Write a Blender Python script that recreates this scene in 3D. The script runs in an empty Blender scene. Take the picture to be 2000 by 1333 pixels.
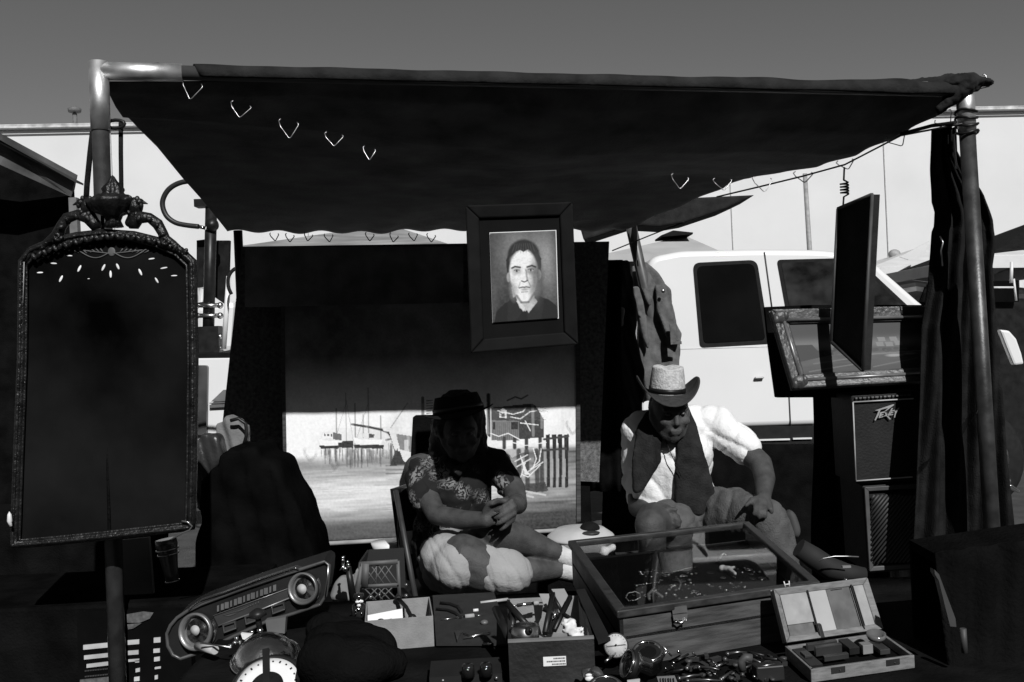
import bpy, bmesh, math, random
import numpy as np
from mathutils import Vector, Matrix
R = math.radians
random.seed(4)
sc = bpy.context.scene
col = sc.collection
# ---------------------------------------------------------------- camera
F, EYE, ROLL = 1944.0, 1.45, R(2.5)
CR, SR = math.cos(ROLL), math.sin(ROLL)
cd = bpy.data.cameras.new('camera'); cam = bpy.data.objects.new('camera', cd); col.objects.link(cam)
cd.sensor_width = 36; cd.lens = 36 * F / 2000; cd.clip_start = 0.05; cd.clip_end = 2000
cam.matrix_world = Matrix(((CR, SR, 0, 0), (0, 0, -1, 0), (-SR, CR, 0, EYE), (0, 0, 0, 1)))
sc.camera = cam
# ---------------------------------------------------------------- world and sun
SUN = Vector((-0.29, 1.0, -0.80)).normalized()      # direction the light travels
EL = math.asin(-SUN.z); AZ = math.atan2(-SUN.x, -SUN.y)
w = bpy.data.worlds.new('World'); sc.world = w; w.use_nodes = True
nt = w.node_tree; nt.nodes.clear()
sky = nt.nodes.new('ShaderNodeTexSky'); sky.sky_type = 'NISHITA'; sky.sun_disc = False
sky.sun_elevation = EL; sky.sun_rotation = AZ; sky.air_density = 1.0; sky.dust_density = 0.3; sky.ozone_density = 1.5
bw = nt.nodes.new('ShaderNodeSeparateColor'); bg = nt.nodes.new('ShaderNodeBackground'); wo = nt.nodes.new('ShaderNodeOutputWorld')
mxw = nt.nodes.new('ShaderNodeMath'); mxw.operation = 'MULTIPLY'; mxw.inputs[1].default_value = 1.0
nt.links.new(sky.outputs[0], bw.inputs[0]); nt.links.new(bw.outputs[0], mxw.inputs[0]); nt.links.new(mxw.outputs[0], bg.inputs[0])
nt.links.new(bg.outputs[0], wo.inputs[0]); bg.inputs[1].default_value = 0.062
sl = bpy.data.lights.new('sun', 'SUN'); sl.energy = 4.2; sl.angle = R(0.5); sl.color = (1, 1, 1)
so = bpy.data.objects.new('sun', sl); col.objects.link(so)
so.rotation_euler = SUN.to_track_quat('-Z', 'Y').to_euler()
sc.view_settings.view_transform = 'Standard'; sc.view_settings.look = 'None'
sc.view_settings.exposure = 0; sc.view_settings.gamma = 1
sc.render.engine = 'CYCLES'
sc.cycles.max_bounces = 6; sc.cycles.transparent_max_bounces = 12; sc.cycles.caustics_reflective = False; sc.cycles.caustics_refractive = False
# ---------------------------------------------------------------- helpers
def P(px, py, d):                                     # a photo position at a real distance, in metres
    u, v = (px - 1000) / F, (666.5 - py) / F
    return Vector(((u * CR + v * SR) * d, d, (-u * SR + v * CR) * d + EYE))
def G(px, py, z):                                     # the photo position on the level plane z
    u, v = (px - 1000) / F, (666.5 - py) / F
    d = (z - EYE) / (-u * SR + v * CR)
    return Vector(((u * CR + v * SR) * d, d, z))
def PX(n, d): return n * d / F                        # n pixels at distance d in metres
MATS = {}
def mat(name, a=0.1, rough=0.7, metal=0.0, var=0.25, scale=12, bump=0.0, spec=0.5, bscale=None, stretch=(1, 1, 1), coat=0.0):
    if name in MATS: return MATS[name]
    m = bpy.data.materials.new(name); m.use_nodes = True; t = m.node_tree; b = t.nodes['Principled BSDF']
    b.inputs['Roughness'].default_value = rough; b.inputs['Metallic'].default_value = metal
    b.inputs['Specular IOR Level'].default_value = spec; b.inputs['Coat Weight'].default_value = coat
    tc = t.nodes.new('ShaderNodeTexCoord'); mp = t.nodes.new('ShaderNodeMapping'); mp.inputs['Scale'].default_value = stretch
    t.links.new(tc.outputs['Object'], mp.inputs[0])
    nz = t.nodes.new('ShaderNodeTexNoise'); nz.inputs['Scale'].default_value = scale; nz.inputs['Detail'].default_value = 8
    t.links.new(mp.outputs[0], nz.inputs[0])
    rp = t.nodes.new('ShaderNodeValToRGB'); e = rp.color_ramp.elements
    lo, hi = a * (1 - var), min(0.95, a * (1 + var))
    e[0].position = 0.3; e[1].position = 0.7; e[0].color = (lo, lo, lo, 1); e[1].color = (hi, hi, hi, 1)
    t.links.new(nz.outputs[0], rp.inputs[0]); t.links.new(rp.outputs[0], b.inputs['Base Color'])
    r2 = t.nodes.new('ShaderNodeMapRange'); r2.inputs['To Min'].default_value = max(0.02, rough - 0.12); r2.inputs['To Max'].default_value = min(1, rough + 0.12)
    t.links.new(nz.outputs[0], r2.inputs[0]); t.links.new(r2.outputs[0], b.inputs['Roughness'])
    if bump:
        n2 = t.nodes.new('ShaderNodeTexNoise'); n2.inputs['Scale'].default_value = bscale or scale * 8; n2.inputs['Detail'].default_value = 5
        t.links.new(mp.outputs[0], n2.inputs[0])
        bp = t.nodes.new('ShaderNodeBump'); bp.inputs['Strength'].default_value = bump; bp.inputs['Distance'].default_value = 0.01
        t.links.new(n2.outputs[0], bp.inputs['Height']); t.links.new(bp.outputs[0], b.inputs['Normal'])
    MATS[name] = m; return m
def vcmat(name, rough=0.6, spec=0.3):
    if name in MATS: return MATS[name]
    m = bpy.data.materials.new(name); m.use_nodes = True; t = m.node_tree; b = t.nodes['Principled BSDF']
    at = t.nodes.new('ShaderNodeAttribute'); at.attribute_name = 'pigment'
    nz = t.nodes.new('ShaderNodeTexNoise'); nz.inputs['Scale'].default_value = 90
    mx = t.nodes.new('ShaderNodeMix'); mx.data_type = 'RGBA'; mx.blend_type = 'MULTIPLY'; mx.inputs[0].default_value = 0.25
    t.links.new(at.outputs['Color'], mx.inputs[6]); t.links.new(nz.outputs[0], mx.inputs[7]); t.links.new(mx.outputs[2], b.inputs['Base Color'])
    b.inputs['Roughness'].default_value = rough; b.inputs['Specular IOR Level'].default_value = spec
    MATS[name] = m; return m
def glassmat(name, tint=0.9, refl=1.0):
    if name in MATS: return MATS[name]
    m = bpy.data.materials.new(name); m.use_nodes = True; t = m.node_tree; t.nodes.clear()
    o = t.nodes.new('ShaderNodeOutputMaterial'); mx = t.nodes.new('ShaderNodeMixShader'); tr = t.nodes.new('ShaderNodeBsdfTransparent')
    g = t.nodes.new('ShaderNodeBsdfGlossy'); g.inputs['Roughness'].default_value = 0.02; f = t.nodes.new('ShaderNodeFresnel'); f.inputs[0].default_value = 1.45
    tr.inputs[0].default_value = (tint, tint, tint, 1)
    k = t.nodes.new('ShaderNodeMath'); k.operation = 'MULTIPLY'; k.inputs[1].default_value = refl
    t.links.new(f.outputs[0], k.inputs[0]); t.links.new(k.outputs[0], mx.inputs[0]); t.links.new(tr.outputs[0], mx.inputs[1]); t.links.new(g.outputs[0], mx.inputs[2]); t.links.new(mx.outputs[0], o.inputs[0])
    MATS[name] = m; return m
def tag(o, label=None, cat=None, group=None, kind=None):
    if label: o['label'] = label
    if cat: o['category'] = cat
    if group: o['group'] = group
    if kind: o['kind'] = kind
    return o
def empty(name, loc, label, cat, group=None):
    o = bpy.data.objects.new(name, None); col.objects.link(o); o.location = loc; o.empty_display_size = 0.1
    return tag(o, label, cat, group)
class MB:
    def __init__(s): s.bm = bmesh.new()
    def quadbox(s, q, thick, away=None):              # a slab: four corners, thickness vector or along the normal
        q = [Vector(v) for v in q]
        n = (q[1] - q[0]).cross(q[3] - q[0]).normalized()
        if away is not None: off = Vector(away)
        else:
            if n.y < 0: n = -n
            off = n * thick
        a = [s.bm.verts.new(v) for v in q]; b = [s.bm.verts.new(v + off) for v in q]
        k = len(q)
        s.bm.faces.new(a); s.bm.faces.new(b[::-1])
        for i in range(k): s.bm.faces.new((a[i], b[i], b[(i + 1) % k], a[(i + 1) % k]))
        return s
    def prism(s, pts, off): return s.quadbox(pts, 0, off)
    def box(s, c, size, rot=None):
        M = Matrix.Translation(Vector(c)) @ (rot.to_4x4() if rot else Matrix())
        hx, hy, hz = [k / 2 for k in size]
        v = [s.bm.verts.new(M @ Vector((x, y, z))) for x in (-hx, hx) for y in (-hy, hy) for z in (-hz, hz)]
        for f in ((0, 1, 3, 2), (4, 6, 7, 5), (0, 4, 5, 1), (2, 3, 7, 6), (0, 2, 6, 4), (1, 5, 7, 3)): s.bm.faces.new([v[i] for i in f])
        return s
    def tube(s, pts, r, seg=10, closed=False):
        pts = [Vector(p) for p in pts]; n = len(pts)
        rr = r if isinstance(r, (list, tuple)) else [r] * n
        rings = []; up = None
        for i in range(n):
            if closed: d = pts[(i + 1) % n] - pts[i - 1]
            else: d = pts[min(i + 1, n - 1)] - pts[max(i - 1, 0)]
            d.normalize()
            if up is None: up = d.orthogonal().normalized()
            up = (up - d * up.dot(d))
            if up.length < 1e-6: up = d.orthogonal()
            up.normalize(); sd = d.cross(up)
            rings.append([s.bm.verts.new(pts[i] + (up * math.cos(t) + sd * math.sin(t)) * rr[i]) for t in [2 * math.pi * k / seg for k in range(seg)]])
        for i in range(n if closed else n - 1):
            a, b = rings[i], rings[(i + 1) % n]
            for k in range(seg):
                f = s.bm.faces.new((a[k], a[(k + 1) % seg], b[(k + 1) % seg], b[k])); f.smooth = True
        if not closed:
            s.bm.faces.new(rings[0][::-1]); s.bm.faces.new(rings[-1])
        return s
    def lathe(s, prof, c, axis=(0, 0, 1), seg=28, flute=0):
        q = Vector(axis).normalized().to_track_quat('Z', 'Y').to_matrix(); c = Vector(c)
        rings = []
        for r, z in prof:
            ring = []
            for k in range(seg):
                t = 2 * math.pi * k / seg; rr = max(r, 1e-4) * (1 + flute * math.cos(t * seg / 4) * (r > 0.01))
                ring.append(s.bm.verts.new(c + q @ Vector((rr * math.cos(t), rr * math.sin(t), z))))
            rings.append(ring)
        for a, b in zip(rings, rings[1:]):
            for k in range(seg):
                f = s.bm.faces.new((a[k], a[(k + 1) % seg], b[(k + 1) % seg], b[k])); f.smooth = True
        s.bm.faces.new(rings[0][::-1]); s.bm.faces.new(rings[-1])
        return s
    def ell(s, c, r, rot=None, seg=20):
        if not isinstance(r, (list, tuple)): r = (r, r, r)
        M = Matrix.Translation(Vector(c)) @ (rot.to_4x4() if rot else Matrix()) @ Matrix.Diagonal((*r, 1))
        g = bmesh.ops.create_uvsphere(s.bm, u_segments=seg, v_segments=max(6, seg * 2 // 3), radius=1, matrix=M)
        for v in g['verts']:
            for f in v.link_faces: f.smooth = True
        return s
    def cap(s, p0, r0, p1, r1, seg=16):
        p0, p1 = Vector(p0), Vector(p1); d = p1 - p0; L = max(d.length, 1e-4)
        prof = []
        for i in range(7):
            t = -math.pi / 2 + i * math.pi / 12; prof.append((r0 * math.cos(t), r0 * math.sin(t)))
        for i in range(7):
            t = i * math.pi / 12; prof.append((r1 * math.cos(t), L + r1 * math.sin(t)))
        return s.lathe(prof, p0, d, seg)
    def grid(s, fn, nu, nv, thick=0):
        V = [[s.bm.verts.new(fn(i / nu, j / nv)) for j in range(nv + 1)] for i in range(nu + 1)]
        for i in range(nu):
            for j in range(nv):
                f = s.bm.faces.new((V[i][j], V[i + 1][j], V[i + 1][j + 1], V[i][j + 1])); f.smooth = True
        return s
    def build(s, name, m, parent=None, bevel=0, seg=2, solid=0, remesh=0, smooth=0, disp=0, dscale=0.1, sub=0):
        me = bpy.data.meshes.new(name); bmesh.ops.recalc_face_normals(s.bm, faces=s.bm.faces)
        s.bm.to_mesh(me); s.bm.free()
        o = bpy.data.objects.new(name, me); col.objects.link(o)
        if m: me.materials.append(m)
        mods = False
        if solid: k = o.modifiers.new('s', 'SOLIDIFY'); k.thickness = solid; k.offset = 0; mods = True
        if remesh:
            k = o.modifiers.new('r', 'REMESH'); k.mode = 'VOXEL'; k.voxel_size = remesh; k.use_smooth_shade = True; mods = True
        if smooth:
            k = o.modifiers.new('sm', 'SMOOTH'); k.factor = 0.6; k.iterations = smooth; mods = True
        if sub: k = o.modifiers.new('sb', 'SUBSURF'); k.levels = k.render_levels = sub; mods = True
        if disp:
            tx = bpy.data.textures.new('folds', 'CLOUDS'); tx.noise_scale = dscale; tx.noise_depth = 3
            k = o.modifiers.new('d', 'DISPLACE'); k.texture = tx; k.strength = disp; k.mid_level = 0.5; k.texture_coords = 'GLOBAL'; mods = True
        if bevel:
            k = o.modifiers.new('b', 'BEVEL'); k.width = bevel; k.segments = seg; k.limit_method = 'ANGLE'; mods = True
        if mods:
            dg = bpy.context.evaluated_depsgraph_get(); ev = o.evaluated_get(dg)
            nm = bpy.data.meshes.new_from_object(ev); o.modifiers.clear(); old = o.data; o.data = nm; nm.name = name; bpy.data.meshes.remove(old)
            if remesh or sub: nm.shade_smooth()
        if parent:
            o.parent = parent
            o.matrix_parent_inverse = Matrix.Translation(-parent.location)
        else:                                          # put the origin at the thing's base
            vs = o.data.vertices
            if len(vs):
                a = np.empty(len(vs) * 3); vs.foreach_get('co', a); a = a.reshape(-1, 3)
                c = Vector(((a[:, 0].min() + a[:, 0].max()) / 2, (a[:, 1].min() + a[:, 1].max()) / 2, a[:, 2].min()))
                o.data.transform(Matrix.Translation(-c)); o.location = c
        return o
# fix: parented meshes keep world coordinates in their data; matrix_parent_inverse cancels the Empty's own location
def quadpx(pts, d):
    dd = d if isinstance(d, (list, tuple)) else [d] * len(pts)
    return [P(x, y, k) for (x, y), k in zip(pts, dd)]
# raster canvas for things that carry painted pigment
class Canvas:
    def __init__(s, w, h, v=0.2):
        s.w, s.h = w, h; s.a = np.full((h, w), float(v)); s.Y, s.X = np.mgrid[0:h, 0:w]; s.X = (s.X + .5) / w; s.Y = (s.Y + .5) / h
        s.rng = np.random.default_rng(3); s.warp = False
    def noise(s, nx, ny):
        g = s.rng.random((ny + 2, nx + 2)); x = s.X * nx; y = s.Y * ny; i = x.astype(int); j = y.astype(int)
        fx = x - i; fy = y - j; fx = fx * fx * (3 - 2 * fx); fy = fy * fy * (3 - 2 * fy)
        return (g[j, i] * (1 - fx) + g[j, i + 1] * fx) * (1 - fy) + (g[j + 1, i] * (1 - fx) + g[j + 1, i + 1] * fx) * fy
    def put(s, m, v, al=1.0): s.a = s.a * (1 - m * al) + v * m * al
    def poly(s, pts, v, al=1.0, soft=0.0):
        ins = np.zeros((s.h, s.w), bool); n = len(pts)
        for k in range(n):
            x1, y1 = pts[k]; x2, y2 = pts[(k + 1) % n]
            if y1 == y2: continue
            c = ((s.Y >= min(y1, y2)) & (s.Y < max(y1, y2))) & (s.X < (x2 - x1) * (s.Y - y1) / (y2 - y1) + x1); ins ^= c
        s.put(ins.astype(float), v, al)
    def line(s, pts, wd, v, al=1.0, asp=1.0):
        for (x1, y1), (x2, y2) in zip(pts, pts[1:]):
            i0, i1 = max(0, int((min(x1, x2) - wd * 2) * s.w)), min(s.w, int((max(x1, x2) + wd * 2) * s.w) + 2)
            j0, j1 = max(0, int((min(y1, y2) - wd * 2) * s.h)), min(s.h, int((max(y1, y2) + wd * 2) * s.h) + 2)
            if i0 >= i1 or j0 >= j1 or s.warp: i0, i1, j0, j1 = 0, s.w, 0, s.h
            X, Y = s.X[j0:j1, i0:i1], s.Y[j0:j1, i0:i1]
            dx, dy = (x2 - x1) * asp, y2 - y1; L = dx * dx + dy * dy + 1e-9
            t = np.clip(((X - x1) * asp * dx + (Y - y1) * dy) / L, 0, 1)
            ds = np.hypot((X - x1) * asp - t * dx, Y - y1 - t * dy); m = np.clip((wd - ds) / (0.5 * wd) + 0.5, 0, 1) * al
            s.a[j0:j1, i0:i1] = s.a[j0:j1, i0:i1] * (1 - m) + v * m
    def ell(s, cx, cy, rx, ry, v, al=1.0, soft=0.15):
        d = np.hypot((s.X - cx) / rx, (s.Y - cy) / ry); s.put(np.clip((1 - d) / soft + .5, 0, 1), v, al)
    def blur(s, n=1):
        for _ in range(n):
            p = np.pad(s.a, 1, 'edge'); s.a = (p[1:-1, 1:-1] * 4 + p[:-2, 1:-1] * 2 + p[2:, 1:-1] * 2 + p[1:-1, :-2] * 2 + p[1:-1, 2:] * 2 + p[:-2, :-2] + p[2:, 2:] + p[:-2, 2:] + p[2:, :-2]) / 16
    def mesh(s, name, q, m, parent, wave=0):
        # q = TL, TR, BR, BL
        q = [Vector(v) for v in q]; nx, ny = s.w, s.h; vs = []
        U = np.linspace(0, 1, nx)[None, :, None]; V = np.linspace(0, 1, ny)[:, None, None]
        A, B, C, D = [np.array(v) for v in q]
        pts = ((A * (1 - U) + B * U) * (1 - V) + (D * (1 - U) + C * U) * V).reshape(-1, 3)
        idx = np.arange(nx * ny).reshape(ny, nx)
        f = np.stack([idx[:-1, :-1], idx[1:, :-1], idx[1:, 1:], idx[:-1, 1:]], -1).reshape(-1, 4)
        me = bpy.data.meshes.new(name); me.from_pydata(pts.tolist(), [], f.tolist())
        ca = me.color_attributes.new('pigment', 'FLOAT_COLOR', 'POINT'); a = np.clip(s.a, 0, 0.95).reshape(-1)
        ca.data.foreach_set('color', np.stack([a, a, a, np.ones_like(a)], -1).ravel().astype(np.float32))
        o = bpy.data.objects.new(name, me); col.objects.link(o); me.materials.append(m)
        if parent: o.parent = parent; o.matrix_parent_inverse = Matrix.Translation(-parent.location)
        return o
def push(o, fn):                                      # move every vertex along its normal by fn(x, y, z)
    me = o.data; n = len(me.vertices); c = np.empty(n * 3); me.vertices.foreach_get('co', c); nr = np.empty(n * 3); me.vertex_normals.foreach_get('vector', nr)
    c = c.reshape(-1, 3); nr = nr.reshape(-1, 3); L = np.array(o.location) if not o.parent else 0
    f = fn(*(c + L).T); me.vertices.foreach_set('co', (c + nr * f[:, None]).ravel()); me.update()
def smooth_path(pts, n=5):
    out = []; p = [Vector(q) for q in pts]
    for i in range(len(p) - 1):
        a, b, c, d = p[max(i - 1, 0)], p[i], p[i + 1], p[min(i + 2, len(p) - 1)]
        for k in range(n):
            t = k / n; out.append(.5 * ((2 * b) + (c - a) * t + (2 * a - 5 * b + 4 * c - d) * t * t + (3 * b - a - 3 * c + d) * t ** 3))
    return out + [p[-1]]
# ---------------------------------------------------------------- materials
asphalt = mat('asphalt', 0.05, 0.9, var=0.35, scale=6, bump=0.4, bscale=90)
tarpm = mat('tarp_canvas_shade_lift', 0.11, 0.85, var=0.5, scale=5, bump=0.3, bscale=60, spec=0.15)  # underside colour lifted to brighten the shade under the canopy
galv = mat('galvanised_pipe', 0.7, 0.46, metal=0.9, var=0.12, scale=25, bump=0.05)
dullpipe = mat('dull_pipe', 0.07, 0.42, metal=0.6, var=0.35, scale=18, bump=0.1)
blackm = mat('black_paint', 0.012, 0.4, var=0.3, scale=20, spec=0.3)
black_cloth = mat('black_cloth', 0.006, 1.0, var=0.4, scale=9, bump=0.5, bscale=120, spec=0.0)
shade_lift_cloth = mat('black_cloth_shade_lift', 0.24, 0.95, var=0.3, scale=9, bump=0.3, bscale=120, spec=0.05)  # lightened copy of the black cloth for the panel hanging in shade
darkcloth = mat('dark_cloth', 0.012, 0.95, var=0.5, scale=14, bump=0.5, bscale=160, spec=0.1)
white_wall = mat('white_wall', 0.64, 0.8, var=0.05, scale=0.35, bump=0.05, spec=0.2)
wire = mat('bright_wire', 0.33, 0.3, metal=0.8, var=0.1, scale=30)
darkwood = mat('dark_wood', 0.05, 0.5, var=0.55, scale=6, stretch=(1, 6, 14), bump=0.15, spec=0.3)
midwood = mat('brown_wood', 0.062, 0.55, var=0.5, scale=7, stretch=(1, 4, 16), bump=0.2, spec=0.3)
lightwood = mat('pale_wood', 0.30, 0.6, var=0.25, scale=8, stretch=(2, 10, 20), bump=0.15, spec=0.3)
chrome = mat('chrome', 0.8, 0.12, metal=1.0, var=0.08, scale=20)
steel = mat('steel', 0.5, 0.3, metal=1.0, var=0.2, scale=40)
cardboard = mat('cardboard', 0.24, 0.9, var=0.14, scale=30, bump=0.15, spec=0.15)
whitepaper = mat('white_paper', 0.75, 0.8, var=0.05, scale=20, spec=0.2)
carpet = mat('grey_carpet', 0.14, 1.0, var=0.45, scale=60, bump=0.8, bscale=220, spec=0.05)
vanwhite = mat('white_car_paint', 0.76, 0.35, var=0.02, scale=2, spec=0.5, coat=0.3)
doorglass = mat('door_glass', 0.022, 0.08, var=0.95, scale=5, stretch=(1, 1, 1.4))  # blotches in the base colour stand in for window reflections
darkglass = mat('tinted_glass', 0.006, 0.06, var=0.3, scale=3, spec=0.5)
rubber = mat('rubber', 0.015, 0.9, var=0.3, scale=20, spec=0.2)
skin = mat('skin', 0.058, 0.6, var=0.3, scale=22, bump=0.25, bscale=160, spec=0.25)
tshirt = mat('white_cotton', 0.78, 0.95, var=0.05, scale=12, bump=0.3, bscale=90, spec=0.1)
shorts_m = mat('pale_shorts_cotton', 0.30, 0.95, var=0.12, scale=8, bump=0.3, bscale=100, spec=0.1)
denim = mat('denim', 0.12, 0.95, var=0.3, scale=25, bump=0.5, bscale=200, spec=0.1)
straw = mat('straw', 0.5, 0.85, var=0.25, scale=60, bump=0.5, bscale=120, spec=0.15)
greycan = mat('grey_canvas', 0.32, 0.9, var=0.12, scale=3, bump=0.15, spec=0.1)
palecan = mat('pale_canvas', 0.65, 0.9, var=0.08, scale=3, bump=0.1, spec=0.1)
whiteplas = mat('white_plastic', 0.72, 0.4, var=0.05, scale=8)
greyplas = mat('grey_plastic', 0.12, 0.5, var=0.2, scale=14, bump=0.05)
hairm = mat('black_hair', 0.01, 0.6, var=0.4, scale=40, bump=0.5, spec=0.3)
felt = mat('black_felt', 0.01, 0.95, var=0.3, scale=30, bump=0.3, spec=0.1)
brassm = mat('aged_brass', 0.018, 0.35, metal=0.4, var=0.6, scale=30, bump=0.4, bscale=120)
clear = glassmat('clear_glass', 0.93, 0.2)
# ================================================================ setting
g = MB(); g.quadbox([(-300, -60, 0), (300, -60, 0), (300, 600, 0), (-300, 600, 0)], 0, (0, 0, -0.3)); tag(g.build('ground', asphalt), kind='structure')
# white hall
DB = 42
hall = empty('white_hall', P(1000, 600, DB) * Vector((1, 1, 0)) if False else Vector((0, DB, 0)), 'long plain white industrial hall wall with vertical panel seams behind the stall', 'building')
zl, zr = P(0, 241, DB).z, P(2000, 222, DB + 4).z
g = MB(); g.quadbox([Vector((-40, DB - 1, 0)), Vector((40, DB + 5, 0)), Vector((40, DB + 5, zr)), Vector((-40, DB - 1, zl))], 0, (0, 12, 0)); g.build('wall', white_wall, hall)
def hallpt(px, t, off):
    y = DB + 2 + off; x = P(px, 500, y).x; y = DB + 2 + x * 6 / 80.0; return Vector((x, y + off, zl + (zr - zl) * (x + 40) / 80 + t))
g = MB(); a, b = Vector((-40.2, DB - 1.25, zl - .02)), Vector((40.2, DB + 4.75, zr - .02)); g.quadbox([a, b, b + Vector((0, 0, .10)), a + Vector((0, 0, .10))], 0, (0, .24, 0))
a, b = Vector((-40.2, DB - 1.25, zl + .09)), Vector((40.2, DB + 4.75, zr + .09)); g.quadbox([a, b, b + Vector((0, 0, .04)), a + Vector((0, 0, .04))], 0, (0, 11, 0))
g.build('roof_edge', mat('weathered_trim', 0.5, 0.7, var=0.4, scale=3, bump=0.3), hall)
g = MB(); a, b = hallpt(-100, -.10, -.3), hallpt(2100, -.10, -.3); g.quadbox([a, b, b + Vector((0, 0, .06)), a + Vector((0, 0, .06))], 0, (0, .05, 0)); g.build('gutter', mat('gutter_grey', 0.1, 0.6), hall)
for px in (248, 610, 985, 1440, 1757, 1950):
    t = hallpt(px, -.2, -.03); b = t.copy(); b.z = 0; g = MB(); g.box((t + b) / 2, (.035, .05, (t - b).length)); g.build('panel_seam', mat('seam_grey', 0.42, 0.7), hall)
v = P(146, 226, DB + 3); g = MB(); g.lathe([(.1, -.8), (.1, .1), (.06, .1), (.06, .2)], v, seg=12); g.lathe([(.28, .15), (.3, .3), (.1, .42)], v, seg=10); g.build('roof_vent', mat('vent_grey', 0.12, 0.7), hall)
# light pole in front of the hall
p0, p1 = P(1573, 355, 22), P(1581, 485, 22); dz = (p0 - p1); p1 = p0 - dz * (p0.z / dz.z)
lp = empty('light_pole', Vector((p1.x, p1.y, 0)), 'thin grey light pole standing in front of the hall wall above the truck cab', 'pole')
g = MB(); g.tube([p1, p0 + dz * .12], [.07, .05], 8); g.build('pole', mat('pole_grey', 0.28, 0.6), lp)

# ---- dark shed at left
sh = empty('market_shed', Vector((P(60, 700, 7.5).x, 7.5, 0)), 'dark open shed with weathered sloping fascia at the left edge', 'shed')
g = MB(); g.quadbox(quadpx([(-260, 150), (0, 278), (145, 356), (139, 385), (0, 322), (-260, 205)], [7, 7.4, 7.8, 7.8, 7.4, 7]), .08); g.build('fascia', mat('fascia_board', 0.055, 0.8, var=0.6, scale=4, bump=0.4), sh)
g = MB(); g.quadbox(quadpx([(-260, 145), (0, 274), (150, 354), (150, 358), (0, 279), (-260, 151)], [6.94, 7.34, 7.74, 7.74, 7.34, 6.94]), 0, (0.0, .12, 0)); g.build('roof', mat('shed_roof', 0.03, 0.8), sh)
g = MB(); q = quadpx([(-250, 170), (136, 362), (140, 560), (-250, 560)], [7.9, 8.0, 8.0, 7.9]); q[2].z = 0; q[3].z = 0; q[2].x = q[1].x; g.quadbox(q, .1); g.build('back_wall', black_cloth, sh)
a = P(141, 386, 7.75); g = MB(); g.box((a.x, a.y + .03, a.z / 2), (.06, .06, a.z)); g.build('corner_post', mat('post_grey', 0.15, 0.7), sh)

# unseen dark block added behind the camera to keep low sky off the stall
wh = empty('unseen_sky_blocker', Vector((0, -14, 0)), 'long dark unseen block added behind the camera to hold back low sky', 'building')
g = MB(); g.box((0, -13, 3.6), (70, 8, 7.2)); g.build('wall', mat('sky_blocker_dark', .03, .9, var=.3, scale=2), wh)  # body of the added unseen sky blocker
g = MB(); g.box((0, -13, 7.3), (70.6, 8.6, .2)); g.build('roof', mat('shed_roof'), wh)  # top of the added unseen sky blocker
# ================================================================ canopy frame and tarp
fr = empty('pipe_frame', Vector((P(220, 800, 3.3).x, 3.3, 0)), 'metal pipe frame holding up the black canopy tarp', 'canopy frame')
LT = P(193, 139, 3.3); RT = P(1884, 178, 3.95)
def along(a, b, t): return a + (b - a) * t
def toground(a, b):
    d = b - a; return a + d * (-a.z / d.z)
lb = toground(LT, P(230, 1333, 3.3)); rb = toground(P(1884, 200, 3.95), P(1938, 1045, 3.95))
lm = along(LT, lb, (LT.z - P(193, 256, 3.3).z) / (LT.z)); rm = along(RT, rb, (RT.z - P(1888, 262, 3.95).z) / RT.z)
g = MB(); g.tube([lm + (LT - lm).normalized() * .02, lb], PX(16.5, 3.3), 24); g.build('leg', dullpipe, fr)
g = MB(); g.tube([rm, rb], PX(15, 3.95), 24); g.build('leg', dullpipe, fr)
g = MB(); xdir = (RT - LT).normalized(); r = PX(18.5, 3.3)
g.tube([LT - xdir * r * .3 + Vector((0, 0, 0)), along(LT, RT, .082)], r * .95, 28); g.tube([LT + (LT - lm).normalized() * r * .95, lm], r, 28); g.build('corner_elbow', galv, fr)
g = MB(); g.tube([RT + Vector((0, 0, .05)), rm], PX(17, 3.95), 24); g.build('corner_sleeve', galv, fr)
g = MB(); g.tube([along(LT, RT, .07), RT], PX(14, 3.4), 20); g.build('front_rail', mat('painted_pipe', 0.06, 0.5, spec=0.4), fr)
BL, BR = P(440, 452, 6.3), P(1232, 440, 6.3)
g = MB(); g.tube([LT + Vector((.16, .1, .03)), BL + Vector((.12, 0, .06))], .02, 10); g.build('side_rail', blackm, fr)
g = MB(); g.tube([RT + Vector((-.16, .1, .03)), BR + Vector((.0, 0, .05))], .02, 10); g.build('side_rail', blackm, fr)
g = MB(); g.tube([BL + Vector((.12, 0, .06)), BR + Vector((0, 0, .05))], .02, 10); g.build('back_rail', blackm, fr)
bl0 = P(470, 600, 6.3); bl0.z = 0
g = MB(); g.tube([BL + Vector((.08, 0, 0)), Vector((bl0.x, 6.3, 0))], .028, 12); g.build('leg', blackm, fr)
rbb = P(1250, 520, 6.42); g = MB(); g.tube([BR, toground(BR, rbb)], .036, 16); g.build('leg', mat('back_pole_grey', 0.07, 0.4, spec=0.4), fr)

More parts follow.
